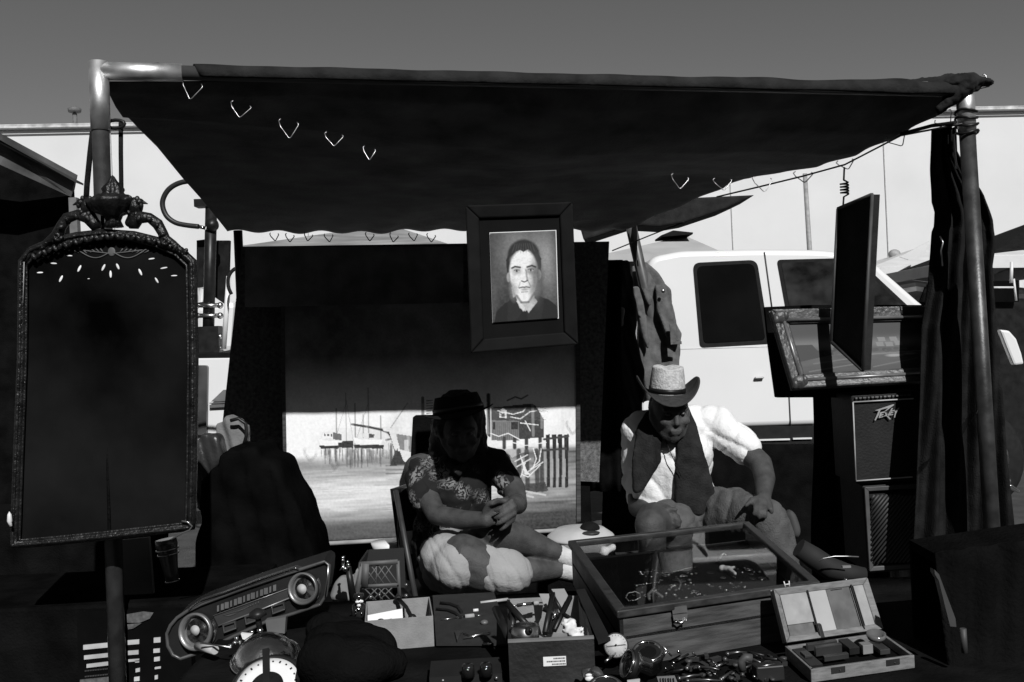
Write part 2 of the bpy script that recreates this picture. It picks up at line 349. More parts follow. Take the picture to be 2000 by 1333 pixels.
TFL, TFR = P(212, 152, 3.34), P(1892, 178, 4.0); TBL, TBR = P(446, 455, 6.3), P(1216, 448, 6.3)
rng = random.Random(2)
def sag(u, v):
    return -0.05 * math.sin(math.pi * u) * math.sin(math.pi * v) + 0.008 * math.sin(u * 31 + v * 9) * math.sin(v * 12) + .012 * math.sin(7 * u + 3 * v)
RE = [(1926, 160, 3.97), (1844, 216, 4.1), (1761, 263, 4.25), (1667, 304, 4.45), (1589, 327, 4.7), (1506, 340, 4.95), (1450, 350, 5.15), (1395, 374, 5.4), (1300, 414, 5.85), (1216, 450, 6.3)]
LE = [(213, 160, 3.34), (212, 181, 3.4), (226, 209, 3.55), (240, 229, 3.65), (251, 230, 3.7), (274, 254, 3.85), (307, 287, 4.1), (356, 347, 4.7), (405, 402, 5.4), (444, 452, 6.3)]
def edge(T, v):
    k = v * (len(T) - 1); i = min(int(k), len(T) - 2); f = k - i; return P(*T[i]) * (1 - f) + P(*T[i + 1]) * f
def tf(u, v):
    p = edge(LE, v) * (1 - u) + edge(RE, v) * u
    p.z += sag(u, v) * math.sin(math.pi * u) 
    k = max(0, (u - .96) / .04); p.x += .012 * math.sin(v * 60) * k
    if v > .95: p.z += .010 * math.sin(u * 60)
    return p
tarp = MB(); tarp.grid(tf, 100, 90); to = tarp.build('canopy_tarp', tarpm, solid=.003); tag(to, 'large black tarp stretched over the pipe frame as a stall roof', 'tarp')
# the wrapped front hem, part of the tarp, in a darker copy for its sunlit side
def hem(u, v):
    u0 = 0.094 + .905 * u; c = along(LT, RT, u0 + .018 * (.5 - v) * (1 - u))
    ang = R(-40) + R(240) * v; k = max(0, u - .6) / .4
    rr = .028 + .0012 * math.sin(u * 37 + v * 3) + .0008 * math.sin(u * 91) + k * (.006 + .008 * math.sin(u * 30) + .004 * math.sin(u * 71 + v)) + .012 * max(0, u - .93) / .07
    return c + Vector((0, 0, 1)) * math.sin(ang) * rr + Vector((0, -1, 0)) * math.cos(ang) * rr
h = MB(); h.grid(hem, 160, 14); ho = h.build('front_hem', mat('canvas_sunlit_copy', .018, .85, var=.5, scale=12, bump=.4, bscale=60, spec=.15), to, solid=.003)
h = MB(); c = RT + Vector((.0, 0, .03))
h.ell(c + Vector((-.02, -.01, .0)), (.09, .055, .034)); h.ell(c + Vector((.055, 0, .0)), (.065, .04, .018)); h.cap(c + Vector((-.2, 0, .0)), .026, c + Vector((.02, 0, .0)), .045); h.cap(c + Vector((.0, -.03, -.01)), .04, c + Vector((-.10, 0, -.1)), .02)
h.build('corner_fold', MATS['canvas_sunlit_copy'], to, remesh=.007, smooth=4, disp=.02, dscale=.03)
# wire hooks
hook_src = None
def hook(px, py, d, wpx, hpx, label, tilt=0.0, m=wire, grp='wire hooks along the tarp edge'):
    global hook_src
    c = P(px, py, d); wd, hh = PX(wpx, d) / 2, PX(hpx, d)
    M = Matrix.Rotation(tilt, 3, 'Y')
    pts = [Vector((-wd * .75, 0, hh * .0 + .004)), Vector((-wd * 1.0, 0, -.002)), Vector((-wd * .85, -.004, -hh * .35)), Vector((-wd * .12, -.006, -hh * .97)), Vector((0, -.006, -hh)), Vector((wd * .14, -.006, -hh * .96)), Vector((wd * .95, -.002, -hh * .4)), Vector((wd * 1.0, 0, -hh * .3)), Vector((wd * .85, 0, -hh * .2))]
    g = MB(); g.tube([c + M @ p for p in pts], .0021 * d / 4, 6); o = g.build('wire_hook', m); tag(o, label, 'hook', grp)
od = ['nearest the bare pipe', 'second from the bare pipe', 'third from the bare pipe', 'fourth from the bare pipe', 'fifth from the bare pipe']
def pd(px, py):                                       # distance of the underside of the tarp at this photo position
    n = (TFR - TFL).cross(TBL - TFL); o = Vector((0, 0, EYE)); r = P(px, py, 1) - o
    return (n.dot(TFL - o) / n.dot(r))
for i, (x, y, w_, h_, t) in enumerate([(377, 155, 40, 40, .15), (471, 200, 40, 30, .1), (563, 233, 38, 38, -.05), (652, 259, 36, 27, 0), (721, 287, 24, 26, .0)]):
    hook(x, y, 3.36 + i * .02, w_, h_, 'thin wire hook under the left of the black tarp, ' + od[i], t)
lab = ['nearest the back pole', 'second from the back pole', 'third from the back pole', 'above the light pole', 'holding the coiled wire', 'above the hanging dark curtain', 'beside the right pole', 'poking out beyond the right pole']
for i, (x, y, w_, h_, t) in enumerate([(1328, 341, 34, 28, .05), (1410, 348, 36, 24, -.1), (1488, 345, 38, 30, -.1), (1568, 335, 38, 22, -.1), (1649, 312, 34, 20, -.3), (1745, 262, 40, 28, -.55), (1838, 225, 40, 22, -.8), (1908, 158, 34, 26, -1.1)]):
    d = [3.95, 3.95, 3.97, 4.5, 4.4, 4.2, 4.1, 3.95][i]
    hook(x, y, d, w_, h_, 'wire hook on the right tarp edge, ' + lab[i], t)
nm = ['first', 'second', 'third', 'fourth', 'fifth', 'sixth', 'seventh', 'eighth']
for i, x in enumerate((535, 566, 603, 641, 722, 770, 806, 842)):
    hook(x, 455 + (i % 2) * 2, 6.25, 17, 16, 'small dark wire hook on the back tarp edge, %s from the left' % nm[i], (i % 3 - 1) * .15, blackm, 'dark hooks along the back tarp edge')
# cords along the right edge
def cord(name, pts, r, m, label, cat='cord'):
    g = MB(); g.tube([P(*p) for p in pts], r, 8); return tag(g.build(name, m), label, cat)
cord('rope', [(1400, 385, 4.8), (1480, 366, 4.6), (1570, 344, 4.5), (1650, 322, 4.4), (1760, 265, 4.1), (1880, 242, 3.9)], .004, blackm, 'black cord running along the right tarp edge to the right pole', 'rope')
cord('rope', [(1760, 262, 4.15), (1820, 246, 4.05), (1866, 240, 3.9)], .008, blackm, 'short thick black cord above the hanging dark curtain', 'rope')
cord('rope', [(1196, 490, 6.2), (1270, 460, 6.0), (1336, 434, 5.8)], .004, blackm, 'thin cord slanting beside the back pole above the tent peak', 'rope')
cord('rope', [(181, 258, 3.35), (176, 300, 3.37), (170, 360, 3.38), (168, 395, 3.38)], .010, darkcloth, 'dark strap hanging on the left side of the left pole', 'strap')
cord('rope', [(236, 240, 3.38), (236, 300, 3.38), (237, 370, 3.38), (238, 420, 3.38)], .008, darkcloth, 'dark strap hanging on the right side of the left pole', 'strap')
g = MB(); 
for k in range(4):
    c = along(RT, rb, .035 + .012 * k)
    g.tube([c + Vector((math.cos(t) * .041, math.sin(t) * .041, .006 * math.sin(t * 2 + k))) for t in [j * math.pi / 8 for j in range(16)]], .005, 8, closed=True)
tag(g.build('bungee_wrap', blackm), 'black cord wrapped several times round the top of the right pole', 'cord')
g = MB(); c = P(226, 243, 3.35); g.tube([c + Vector((.03 * math.cos(t), 0, .014 * math.sin(t))) for t in [j * math.pi / 6 for j in range(12)]], .006, 8, closed=True)
tag(g.build('eye_bolt', blackm), 'dark eye bolt looped against the left pole', 'bolt')
# coiled wire hanger and the panel seen edge-on
g = MB(); a = P(1649, 328, 4.4); pts = [a, P(1648, 352, 4.3)]
b = P(1649, 357, 4.3)
for k in range(33):
    t = k / 32; pts.append(b + Vector((math.cos(t * 8 * math.pi) * .017, math.sin(t * 8 * math.pi) * .017, -t * .05)))
pts += [P(1648, 385, 4.3), P(1646, 412, 4.28)]
g.tube(pts, .004, 8); tag(g.build('coiled_wire', blackm), 'coiled black wire hanger holding the dark canvas panel', 'wire')
pn = empty('hanging_canvas', P(1665, 715, 4.25), 'dark stretched canvas hanging edge-on from the coiled wire', 'canvas')
qa = quadpx([(1639, 408), (1706, 380), (1688, 724), (1626, 668)], [4.25, 4.0, 3.98, 4.22])
g = MB(); g.quadbox(qa, 0, (.03, .008, 0)); g.build('canvas', mat('canvas_back', 0.02, 0.8, var=0.4, scale=8, bump=0.3, spec=0.1), pn, bevel=.002)
for a, b in ((0, 1), (1, 2), (2, 3), (3, 0)):
    g = MB(); n = Vector((-.006, -.002, 0)); g.tube([qa[a] + n, qa[b] + n], .008, 4); g.build('edge_strip', mat('edge_wood', 0.05, 0.6), pn)
# C shaped bar and rack post at the left back
g = MB(); pts = [P(x, y, 5.6) for x, y in ((404, 357), (375, 354), (350, 358), (330, 370), (319, 388), (318, 405), (326, 423), (342, 435), (362, 440), (388, 443))]
g.tube(smooth_path(pts), .0145, 12); cb = g.build('bent_bar', mat('black_foam', 0.02, 0.45, spec=0.4)); tag(cb, 'black bent bar curling out beside the left back post', 'bar')
g = MB(); g.tube([P(387, 443, 5.6), P(402, 446, 5.6)], .010, 10); g.build('metal_tip', chrome, cb)
rk = empty('rack_post', P(407, 692, 8.0), 'black upright rack post with clamps and bolts on the white pickup bed', 'rack')
g = MB(); g.tube([P(413, 392, 8.0), P(406, 690, 8.0)], .046, 14); g.build('post', blackm, rk)
g = MB(); g.box(P(399, 398, 8.0), (.13, .12, .06)); g.build('top_bracket', blackm, rk)
g = MB(); g.lathe([(.0, -.05), (.045, -.04), (.055, 0), (.045, .04), (0, .05)], P(414, 440, 7.97), (0, 1, 0)); g.build('pulley', blackm, rk)
for y in (597, 617, 658, 681):
    g = MB(); g.tube([P(386, y, 7.95), P(428, y, 7.95)], .018, 8); g.ell(P(384, y, 7.95), .026); g.ell(P(430, y, 7.95), .026); g.build('clamp_bolt', steel, rk)
g = MB(); g.box(P(407, 665, 7.95), (.20, .12, .22)); g.build('clamp_block', blackm, rk)
g = MB(); g.quadbox(quadpx([(384, 470), (400, 468), (398, 560), (384, 562)], 8.3), .05); g.quadbox(quadpx([(418, 470), (448, 470), (444, 598), (418, 580)], 8.3), .05); tag(g.build('dark_banner', darkcloth), 'dark cloth banner hanging behind the black rack post', 'banner')
g = MB(); g.tube([P(447, 540, 7.6), P(437, 682, 7.6)], .020, 8); tag(g.build('white_stake', whiteplas), 'white plastic tube standing beside the black rack post', 'tube')
g = MB(); g.tube(smooth_path([P(x, y, 7.4) for x, y in ((478, 521), (458, 526), (447, 540), (446, 560), (452, 575))]), .014, 8); tag(g.build('curved_hose', rubber), 'black curved hose against the striped tent left of the dark panel', 'hose')
# the bench of clutter seen between rack and panel
g = MB(); q = [(384, 560), (400, 567), (396, 590), (384, 592)]; g.quadbox(quadpx(q, 12), .3); tag(g.build('striped_awning', vcmat('pig') if False else mat('awning_stripes', 0.5, 0.8, var=0.9, scale=3, stretch=(6, 1, 1))), 'small striped awning flap behind the rack post', 'awning')
g = MB(); q = [(380, 596), (460, 586), (452, 690), (380, 690)]; g.quadbox(quadpx(q, 14), .5)
mv = tag(g.build('white_trailer', vanwhite, bevel=.1), 'white trailer box far behind the black rack post', 'trailer')

# ---- background tents
def tent(name, d, peak, eave, drop, m, label, vent=None, vm=None, depth=4):
    (px, py), (l, le), (r, re_) = peak, eave[0], eave[1]
    A = P(px, py, d + depth / 2); L = P(l, le, d); Rr = P(r, re_, d)
    L2, R2 = L + Vector((0.2, depth, 0)), Rr + Vector((.2, depth, 0))
    e = empty(name, Vector(((L.x + Rr.x) / 2, d + depth / 2, 0)), label, 'tent', 'pop-up tents behind the stall')
    g = MB(); vs = [g.bm.verts.new(p) for p in (A, L, Rr, R2, L2)]
    for a, b in ((1, 2), (2, 3), (3, 4), (4, 1)): g.bm.faces.new((vs[0], vs[a], vs[b]))
    dv = Vector((0, 0, -PX(drop, d)))
    for a, b in ((L, Rr), (Rr, R2), (R2, L2), (L2, L)): g.bm.faces.new([g.bm.verts.new(p) for p in (a, b, b + dv, a + dv)])
    g.build('roof', m, e, solid=.02)
    for c in (L, Rr, R2, L2):
        g = MB(); g.box((c.x, c.y, c.z / 2), (.04, .04, c.z)); g.build('leg', whiteplas, e)
    if vent:
        g = MB(); c = P(vent[0], vent[1], d + depth / 2 - .4); wv, hv = PX(vent[2], d) / 2, PX(vent[3], d)
        v = [g.bm.verts.new(p) for p in (c, c + Vector((-wv, -.4, -hv)), c + Vector((wv, -.4, -hv * .8)), c + Vector((wv, .4, -hv * .8)), c + Vector((-wv, .4, -hv)))]
        for a, b in ((1, 2), (2, 3), (3, 4), (4, 1)): g.bm.faces.new((v[0], v[a], v[b]))
        g.build('vent_cap', vm, e, solid=.03)
stripecan = mat('striped_canvas', 0.28, 0.9, var=0.4, scale=1.5, stretch=(1, 1, 10), spec=0.1)
tent('market_tent', 13, (760, 440), ((470, 482), (905, 488)), 70, stripecan, 'grey lined tent roof seen in the gap under the back tarp edge')
tent('market_tent', 16, (1338, 462), ((1180, 498), (1420, 498)), 30, mat('tent_grey', 0.42, 0.9, var=0.1, scale=2), 'grey peaked tent with dark vent cap behind the truck roof', (1315, 452, 66, 14), darkcloth)
tent('market_tent', 18, (1815, 478), ((1700, 524), (1990, 505)), 26, palecan, 'pale tent roof with raised flap right of the truck cab')
tent('market_tent', 14, (2040, 425), ((1936, 497), (2150, 490)), 10, darkcloth, 'dark peaked tent roof at the right edge of the scene')
tent('market_tent', 13.2, (2080, 480), ((1915, 500), (2200, 497)), 24, palecan, 'pale valance tent behind the right pole')
g = MB(); g.quadbox(quadpx([(1757, 502), (1815, 471), (1806, 498), (1775, 508)], 17.5), .03); tag(g.build('raised_flap', palecan), 'pale cloth flap sticking up from the tent right of the truck', 'flap')
g = MB(); g.ell(P(1747, 497, 20), (.12, .1, .1)); tag(g.build('round_lamp', mat('lamp_grey', 0.3, 0.6)), 'small round grey dome above the tent right of the truck', 'dome')
# dark second awning at right behind
aw = MB(); q = quadpx([(1232, 392), (1475, 381), (1446, 395), (1418, 408), (1340, 434), (1290, 443), (1232, 440), (1140, 470), (1120, 400)], [9.6] * 9)
aw.prism(q, (0.1, 1.0, .05)); tag(aw.build('rolled_awning', MATS['canvas_sunlit_copy'], bevel=.02), 'black awning tail sticking out right of the back pole', 'awning')
# dark vehicle right edge
dc = empty('dark_car', Vector((P(1990, 800, 7).x + .6, 8, 0)), 'dark car with a white fender patch parked beyond the right pole', 'car')
g = MB(); q = quadpx([(1700, 560), (1790, 545), (1900, 560), (2000, 560), (2200, 580), (2260, 760), (2260, 900), (1700, 900)], 10); g.prism(q, (0, 1.8, 0)); g.build('body', mat('dark_car_paint', 0.012, 0.3, spec=0.5), dc, bevel=.12, seg=4)
g = MB(); g.quadbox(quadpx([(1953, 644), (1972, 646), (1986, 662), (1996, 690), (2001, 712), (1981, 714), (1968, 682)], 7), .06); g.build('fender', vanwhite, dc, bevel=.015)
g = MB(); g.quadbox(quadpx([(1800, 590), (1990, 590), (1990, 548), (1815, 552)], 9.92), .05); g.build('window', darkglass, dc)
for x in (1760, 2160):
    c = P(x, 900, 9.9); c.z = .34; g = MB(); g.lathe([(.1, -.1), (.34, -.1), (.36, -.05), (.36, .08), (.2, .1)], c, (0, 1, 0)); g.build('wheel', rubber, dc)
for i, (a, b) in enumerate((((1923, 545), (1936, 600)), ((1980, 545), (1985, 588)), ((1929, 562), (1979, 562)))):
    g = MB(); g.tube([P(*a, 7.5), P(*b, 7.5)], .008, 6); tag(g.build('chair_rail', whiteplas), ['thin white slanting rail right of the right pole', 'thin white upright rail near the right edge', 'thin white level rail joining the two rails at right'][i], 'rail')
g = MB(); g.tube([P(1976, 512, 8), P(1975, 553, 8)], .013, 6); tag(g.build('tent_leg_tube', whiteplas), 'short white tube hanging under the pale valance at right', 'tube')
# ================================================================ white pickup truck behind the stall
TD = 7.5
tk = empty('pickup_truck', Vector((P(1500, 800, TD).x, TD + .95, 0)), 'white extended cab pickup truck parked behind the seated men', 'truck')
def arc(pts, n=5):                                   # round the corners of a pixel polygon: (x, y, r)
    out = []; N = len(pts)
    for i in range(N):
        x, y, r = pts[i]; ax, ay, _ = pts[i - 1]; bx, by, _ = pts[(i + 1) % N]
        if r == 0: out.append((x, y)); continue
        la, lb_ = math.hypot(ax - x, ay - y), math.hypot(bx - x, by - y)
        p, q = (x + (ax - x) * r / la, y + (ay - y) * r / la), (x + (bx - x) * r / lb_, y + (by - y) * r / lb_)
        for k in range(n + 1):
            t = k / n; out.append(((1 - t) ** 2 * p[0] + 2 * t * (1 - t) * x + t * t * q[0], (1 - t) ** 2 * p[1] + 2 * t * (1 - t) * y + t * t * q[1]))
    return out
body = arc([(1266, 503, 24), (1330, 490, 16), (1480, 487, 40), (1620, 488, 40), (1698, 503, 30), (1818, 608, 30), (1880, 630, 30), (1932, 648, 20), (1940, 832, 0), (1585, 832, 0), (1300, 842, 0), (1246, 844, 0), (1248, 690, 0)])
def rounded_side(pts, d, depth, k=.045):
    q = quadpx(pts, d); n = len(q); g = MB(); rings = []
    area = sum(q[i].x * q[(i + 1) % n].z - q[(i + 1) % n].x * q[i].z for i in range(n)); sg = 1 if area > 0 else -1
    nm = []
    for i in range(n):
        t = (q[(i + 1) % n] - q[i - 1]); t.y = 0; t.normalize(); nm.append(Vector((-t.z, 0, t.x)) * sg)
    for off, y in ((k, 0), (k * .55, k * .12), (k * .2, k * .42), (0, k), (0, depth)):
        rings.append([g.bm.verts.new(p + m_ * off + Vector((0, y, 0))) for p, m_ in zip(q, nm)])
    for a, b in zip(rings, rings[1:]):
        for i in range(n): f = g.bm.faces.new((a[i], a[(i + 1) % n], b[(i + 1) % n], b[i])); f.smooth = True
    g.bm.faces.new(rings[0][::-1]); g.bm.faces.new(rings[-1]); return g
g = rounded_side(body, TD, 1.9); bo = g.build('cab', vanwhite, tk)
bedp = arc([(380, 700, 8), (1238, 690, 4), (1238, 846, 4), (380, 870, 8)])
g = MB(); g.prism(quadpx(bedp, TD + .02), (0, 1.85, 0)); g.build('bed', vanwhite, tk, bevel=.03, seg=3)
g = MB(); g.tube([P(372, 697, TD + .05), P(1238, 686, TD + .05)], .03, 8); g.build('bed_rail', blackm, tk)
def pane(name, pts, m, off=-.006, th=.02, parent=tk, d=TD):
    g = MB(); q = [p + Vector((0, off, 0)) for p in quadpx(arc(pts, 6), d)]; g.prism(q, (0, th, 0)); return g.build(name, m, parent)
pane('side_window', [(1353, 514, 14), (1478, 508, 16), (1504, 671, 5), (1367, 679, 9)], rubber, -.008)
w1 = pane('window_glass', [(1360, 521, 12), (1472, 515, 14), (1494, 664, 8), (1374, 671, 9)], darkglass, -.012)
pane('door_window', [(1517, 508, 8), (1672, 504, 16), (1792, 616, 10), (1541, 640, 8)], rubber, -.008)
pane('window_glass', [(1525, 514, 8), (1668, 510, 16), (1776, 612, 8), (1547, 632, 8)], doorglass, -.012)
for a, b in (((1493, 493), (1513, 640)), ((1513, 640), (1541, 770)), ((1541, 770), (1544, 832))):
    g = MB(); g.tube([P(*a, TD - .003), P(*b, TD - .003)], .006 if b[1] > 500 else .003, 4); g.build('door_seam', mat('seam_dark', 0.05, 0.8), tk)
g = MB(); g.quadbox(quadpx([(1180, 838), (1590, 832), (1590, 866), (1180, 878)], TD - .01), .3); g.build('rocker_panel', rubber, tk)
g = MB(); g.quadbox(quadpx([(1350, 862), (1543, 857), (1543, 860), (1350, 865)], TD - .03), .02); g.quadbox(quadpx([(1549, 856), (1586, 855), (1586, 858), (1549, 859)], TD - .03), .02); g.build('trim_strip', whiteplas, tk)
g = MB(); g.quadbox(quadpx([(1278, 683), (1500, 677), (1500, 678), (1278, 684)], TD - .003), .004); g.build('belt_crease', mat('crease_grey', 0.55, 0.5), tk)
g = MB(); g.quadbox(quadpx(arc([(1200, 512, 10), (1262, 510, 12), (1264, 600, 6), (1200, 640, 6)]), TD + .5), .1); g.build('rear_window', darkglass, tk)
g = MB(); g.box(P(1483, 738, TD - .02), (.07, .03, .014)); g.build('door_handle', mat('handle_grey', .3, .4), tk, bevel=.008)
g = MB(); g.box(P(1800, 650, TD - .1), (.12, .12, .28)); g.build('side_mirror', blackm, tk, bevel=.02)
for px in (620, 1900):
    c = P(px, 900, TD); c.z = .4; g = MB(); g.lathe([(.1, -.14), (.34, -.14), (.4, -.08), (.4, .12), (.2, .14)], c + Vector((0, .1, 0)), (0, 1, 0)); wl = g.build('wheel', rubber, tk)
    g = MB(); g.lathe([(.24, -.05), (.25, 0), (.1, .02), (0, .02)], c + Vector((0, -.05, 0)), (0, -1, 0)); g.build('rim', steel, wl)
# dark wheel well and decal at the left end of the bed
g = MB(); g.quadbox(quadpx(arc([(340, 714, 4), (405, 714, 6), (403, 850, 4), (340, 850, 4)]), TD - .02), .05); g.build('tail_panel', mat('tail_dark', 0.06, 0.35, var=0.5, scale=4), tk)
g = MB()
for q in ([(410, 797), (448, 764), (470, 764), (470, 784)], [(409, 787), (470, 784), (470, 786), (409, 789)], [(409, 792), (470, 789), (470, 795), (409, 797)]):
    pass
g.quadbox(quadpx([(412, 785), (436, 762), (470, 760), (470, 783)], TD - .01), .008); g.quadbox(quadpx([(409, 787), (470, 784.5), (470, 786.5), (409, 789)], TD - .01), .008); g.quadbox(quadpx([(409, 791), (470, 788.5), (470, 794), (409, 797)], TD - .01), .008)
g.build('stripe_decal', mat('decal_grey', 0.14, 0.5), tk)

# ================================================================ back panels and paintings
bd = empty('carpet_board', P(800, 930, 5.25), 'tall grey carpeted board standing behind the harbour painting', 'board')
q = quadpx([(472, 482), (1190, 472), (1170, 942), (426, 905)], [5.3, 5.65, 5.62, 5.25]); 
g = MB(); g.quadbox(q, .05); g.build('board', carpet, bd)
g = MB(); lo = [q[3].copy(), q[2].copy()]
g.quadbox([q[3] + Vector((.05, .03, 0)), q[2] + Vector((-.05, .03, 0)), Vector((q[2].x - .05, q[2].y + .03, 0)), Vector((q[3].x + .05, q[3].y + .03, 0))], .03); g.build('skirt', black_cloth, bd)
def frame(name, q, wd, m, parent, th=.03, lift=.012):
    q = [Vector(v) for v in q]; c = sum(q, Vector()) / 4
    ins = []
    for i in range(4):
        a, b, p = q[i - 1], q[(i + 1) % 4], q[i]
        ins.append(p + (a - p).normalized() * wd + (b - p).normalized() * wd)
    n = (q[1] - q[0]).cross(q[3] - q[0]).normalized()
    if n.y > 0: n = -n
    for i in range(4):
        j = (i + 1) % 4; g = MB(); g.quadbox([q[i] + n * lift, q[j] + n * lift, ins[j] + n * (lift * .55), ins[i] + n * (lift * .55)], 0, -n * th); g.build(name, m, parent, bevel=wd * .12)
    return ins
# harbour painting
pg = empty('harbour_painting', P(842, 1050, 5.0), 'large harbour painting of moored boats, its top half in shade, behind the seated man', 'painting')
q = quadpx([(555, 599), (1124, 588), (1126, 1029), (563, 1061)], [5.0, 5.35, 5.27, 4.92])
g = MB(); off = Vector((0, .012, 0)); g.quadbox([v + off for v in q], 0, (0, .03, 0)); g.build('backing', darkwood, pg)
C = Canvas(420, 340, .35); X, Y = C.X, C.Y
def nx(px): return (px - 560) / 565.0
def ny(py, px=842): return (py - (598 - (px - 560) * .015)) / (462 - (px - 560) * .035)
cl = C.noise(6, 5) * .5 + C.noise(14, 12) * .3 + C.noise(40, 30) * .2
C.a = .20 + .72 * np.clip((Y - .22) / .22, 0, 1) + (cl - .5) * .34  # upper sky pigment darkened to deepen the canopy shade there
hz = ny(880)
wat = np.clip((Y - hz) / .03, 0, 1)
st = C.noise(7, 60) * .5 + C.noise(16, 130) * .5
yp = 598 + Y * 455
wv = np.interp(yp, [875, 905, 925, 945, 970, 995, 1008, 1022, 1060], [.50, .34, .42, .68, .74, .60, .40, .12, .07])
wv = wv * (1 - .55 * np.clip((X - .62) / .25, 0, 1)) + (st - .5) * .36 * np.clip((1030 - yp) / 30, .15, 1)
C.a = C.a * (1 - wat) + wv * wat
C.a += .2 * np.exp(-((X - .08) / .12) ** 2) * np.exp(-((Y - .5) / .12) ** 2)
def L(pts, wd, v, al=1.0): C.line([(nx(x), ny(y, x)) for x, y in pts], wd, v, al, 1.22)
def Q(pts, v, al=1.0): C.poly([(nx(x), ny(y, x)) for x, y in pts], v, al)
# misty shore and reflections
Q([(600, 850), (640, 838), (770, 836), (770, 880), (600, 880)], .35, .25)
for k in range(60):
    x = 628 + rng.random() * 140; y = 868 + rng.random() * 6; L([(x, y), (x, y + 8 + rng.random() * 36)], .0022, .06, .5)
for x, y0 in ((671, 770), (688, 790), (713, 760), (736, 815), (703, 812), (653, 800)): L([(x, y0), (x, 868)], .0022, .12, .7)
L([(671, 790), (650, 862)], .0015, .15, .5); L([(713, 790), (690, 860)], .0015, .15, .5); L([(671, 780), (684, 862)], .0015, .15, .5)
Q([(617, 858), (664, 862), (660, 873), (640, 876), (622, 873)], .78); Q([(620, 872), (660, 872), (655, 878), (624, 878)], .06)
Q([(626, 846), (647, 845), (647, 859), (624, 858)], .8); Q([(646, 846), (662, 850), (662, 862), (646, 860)], .16); L([(630, 851), (644, 851)], .004, .15)
Q([(662, 864), (684, 862), (684, 876), (660, 874)], .05)
Q([(683, 856), (740, 862), (736, 872), (688, 871)], .8); Q([(684, 871), (742, 872), (740, 879), (686, 877)], .05)
Q([(703, 848), (714, 849), (714, 858), (702, 857)], .8); Q([(714, 849), (724, 851), (722, 858), (714, 858)], .08)
L([(740, 856), (746, 872), (753, 858), (740, 854)], .0028, .8); L([(746, 862), (754, 860)], .004, .2)
L([(682, 831), (712, 836), (738, 842), (751, 848), (757, 858), (762, 878)], .005, .05)
Q([(752, 846), (764, 845), (770, 878), (762, 882)], .78)
Q([(742, 842), (800, 860), (815, 790), (786, 790)], .78, .5); L([(742, 842), (803, 855)], .004, .8); L([(755, 838), (788, 790)], .0018, .3)
Q([(765, 850), (802, 856), (800, 890), (774, 888)], .12, .85); Q([(780, 862), (788, 862), (790, 888), (780, 888)], .6)
Q([(771, 880), (802, 888), (798, 908), (782, 908), (772, 898)], .8); Q([(764, 882), (772, 884), (778, 902), (790, 910), (752, 912)], .04)
for y in (912, 920, 927): L([(745, y), (800, y - 1)], .003, .08, .6)
L([(817, 780), (817, 905)], .006, .04); 
for y in range(786, 812, 5): L([(824, y), (836, y - 1)], .002, .15)
L([(946, 775), (946, 855)], .008, .04); L([(941, 790), (936, 850), (960, 870)], .004, .85)
# boat house on piles
Q([(952, 800), (1034, 792), (1042, 797), (1058, 824), (1010, 828), (952, 826)], .07)
Q([(952, 824), (1008, 826), (1008, 864), (952, 864)], .22); Q([(1008, 826), (1058, 822), (1058, 858), (1008, 862)], .05)
for x in range(955, 1008, 4): L([(x, 828), (x, 862)], .0012, .08)
Q([(992, 828), (1005, 828), (1005, 842), (992, 842)], .03); Q([(954, 828), (960, 828), (960, 842), (954, 842)], .03); Q([(968, 808), (974, 800), (983, 806), (983, 820), (968, 820)], .8); Q([(972, 811), (978, 811), (978, 818), (972, 818)], .1)
Q([(975, 876), (1060, 868), (1058, 874), (978, 880)], .82); Q([(980, 882), (1040, 876), (992, 898)], .5)
for x in (977, 998, 1022, 1050): L([(x, 860), (x, 878)], .008, .05)
for x in (1066, 1079, 1091, 1104):
    Q([(x - 4.5, 853), (x + 4.5, 852), (x + 3.5, 955), (x - 3.5, 956)], .02); L([(x - 3, 900), (x - 3, 935)], .0015, .6, .7)
for x in (1060, 1073, 1085, 1098): L([(x, 880), (x, 950)], .006, .4, .8)
L([(1058, 862), (1108, 856)], .005, .05); L([(1052, 884), (1104, 880)], .005, .05)
for x in (1006, 1022, 1042, 1052): L([(x, 884), (x + 2, 960)], .010, .04, .9)
Q([(1000, 950), (1060, 945), (1066, 962), (1010, 968)], .05, .9)
for a in ([(1010, 895), (1020, 928), (1032, 920), (1056, 906)], [(1012, 930), (1025, 935), (1050, 912)], [(1020, 905), (1010, 935)], [(998, 905), (1024, 892)], [(1002, 915), (1030, 900)], [(1036, 880), (1042, 900), (1036, 915)], [(1052, 880), (1048, 905), (1030, 920)], [(950, 850), (966, 856), (985, 850), (1008, 862)], [(965, 806), (995, 813), (1015, 808), (1022, 800)], [(990, 818), (1010, 822), (1030, 808), (1044, 806)], [(1020, 826), (1030, 845)], [(1010, 830), (1046, 834)], [(985, 866), (1020, 874), (1062, 868)]):
    L(a, .0020, .9)
Q([(1008, 888), (1018, 930), (1032, 932), (1022, 922)], .82); L([(984, 786), (1000, 779), (1012, 783), (1025, 776)], .003, .08)
L([(1015, 962), (1060, 970)], .004, .6); L([(1005, 968), (1035, 974)], .004, .6)
for k in range(110):
    x = 622 + rng.random() * 145; y = 879 + rng.random() * 4; hh = 6 + rng.random() * 30 * math.exp(-((x - 690) / 60) ** 2); L([(x, y), (x + rng.random() - .5, y + hh)], .0018, .08, .45)
for k in range(120):
    x = 565 + rng.random() * 430; y = 920 + rng.random() * 80; L([(x, y), (x + 12 + 40 * rng.random(), y - 1 + rng.random())], .0016, rng.choice((.2, .3, .9, .95)), .22)
for k in range(70):
    x = 955 + rng.random() * 100; y = 798 + rng.random() * 26; L([(x, y), (x + 6 + 8 * rng.random(), y + rng.random() * 3)], .0012, rng.choice((.02, .04, .14)), .6)
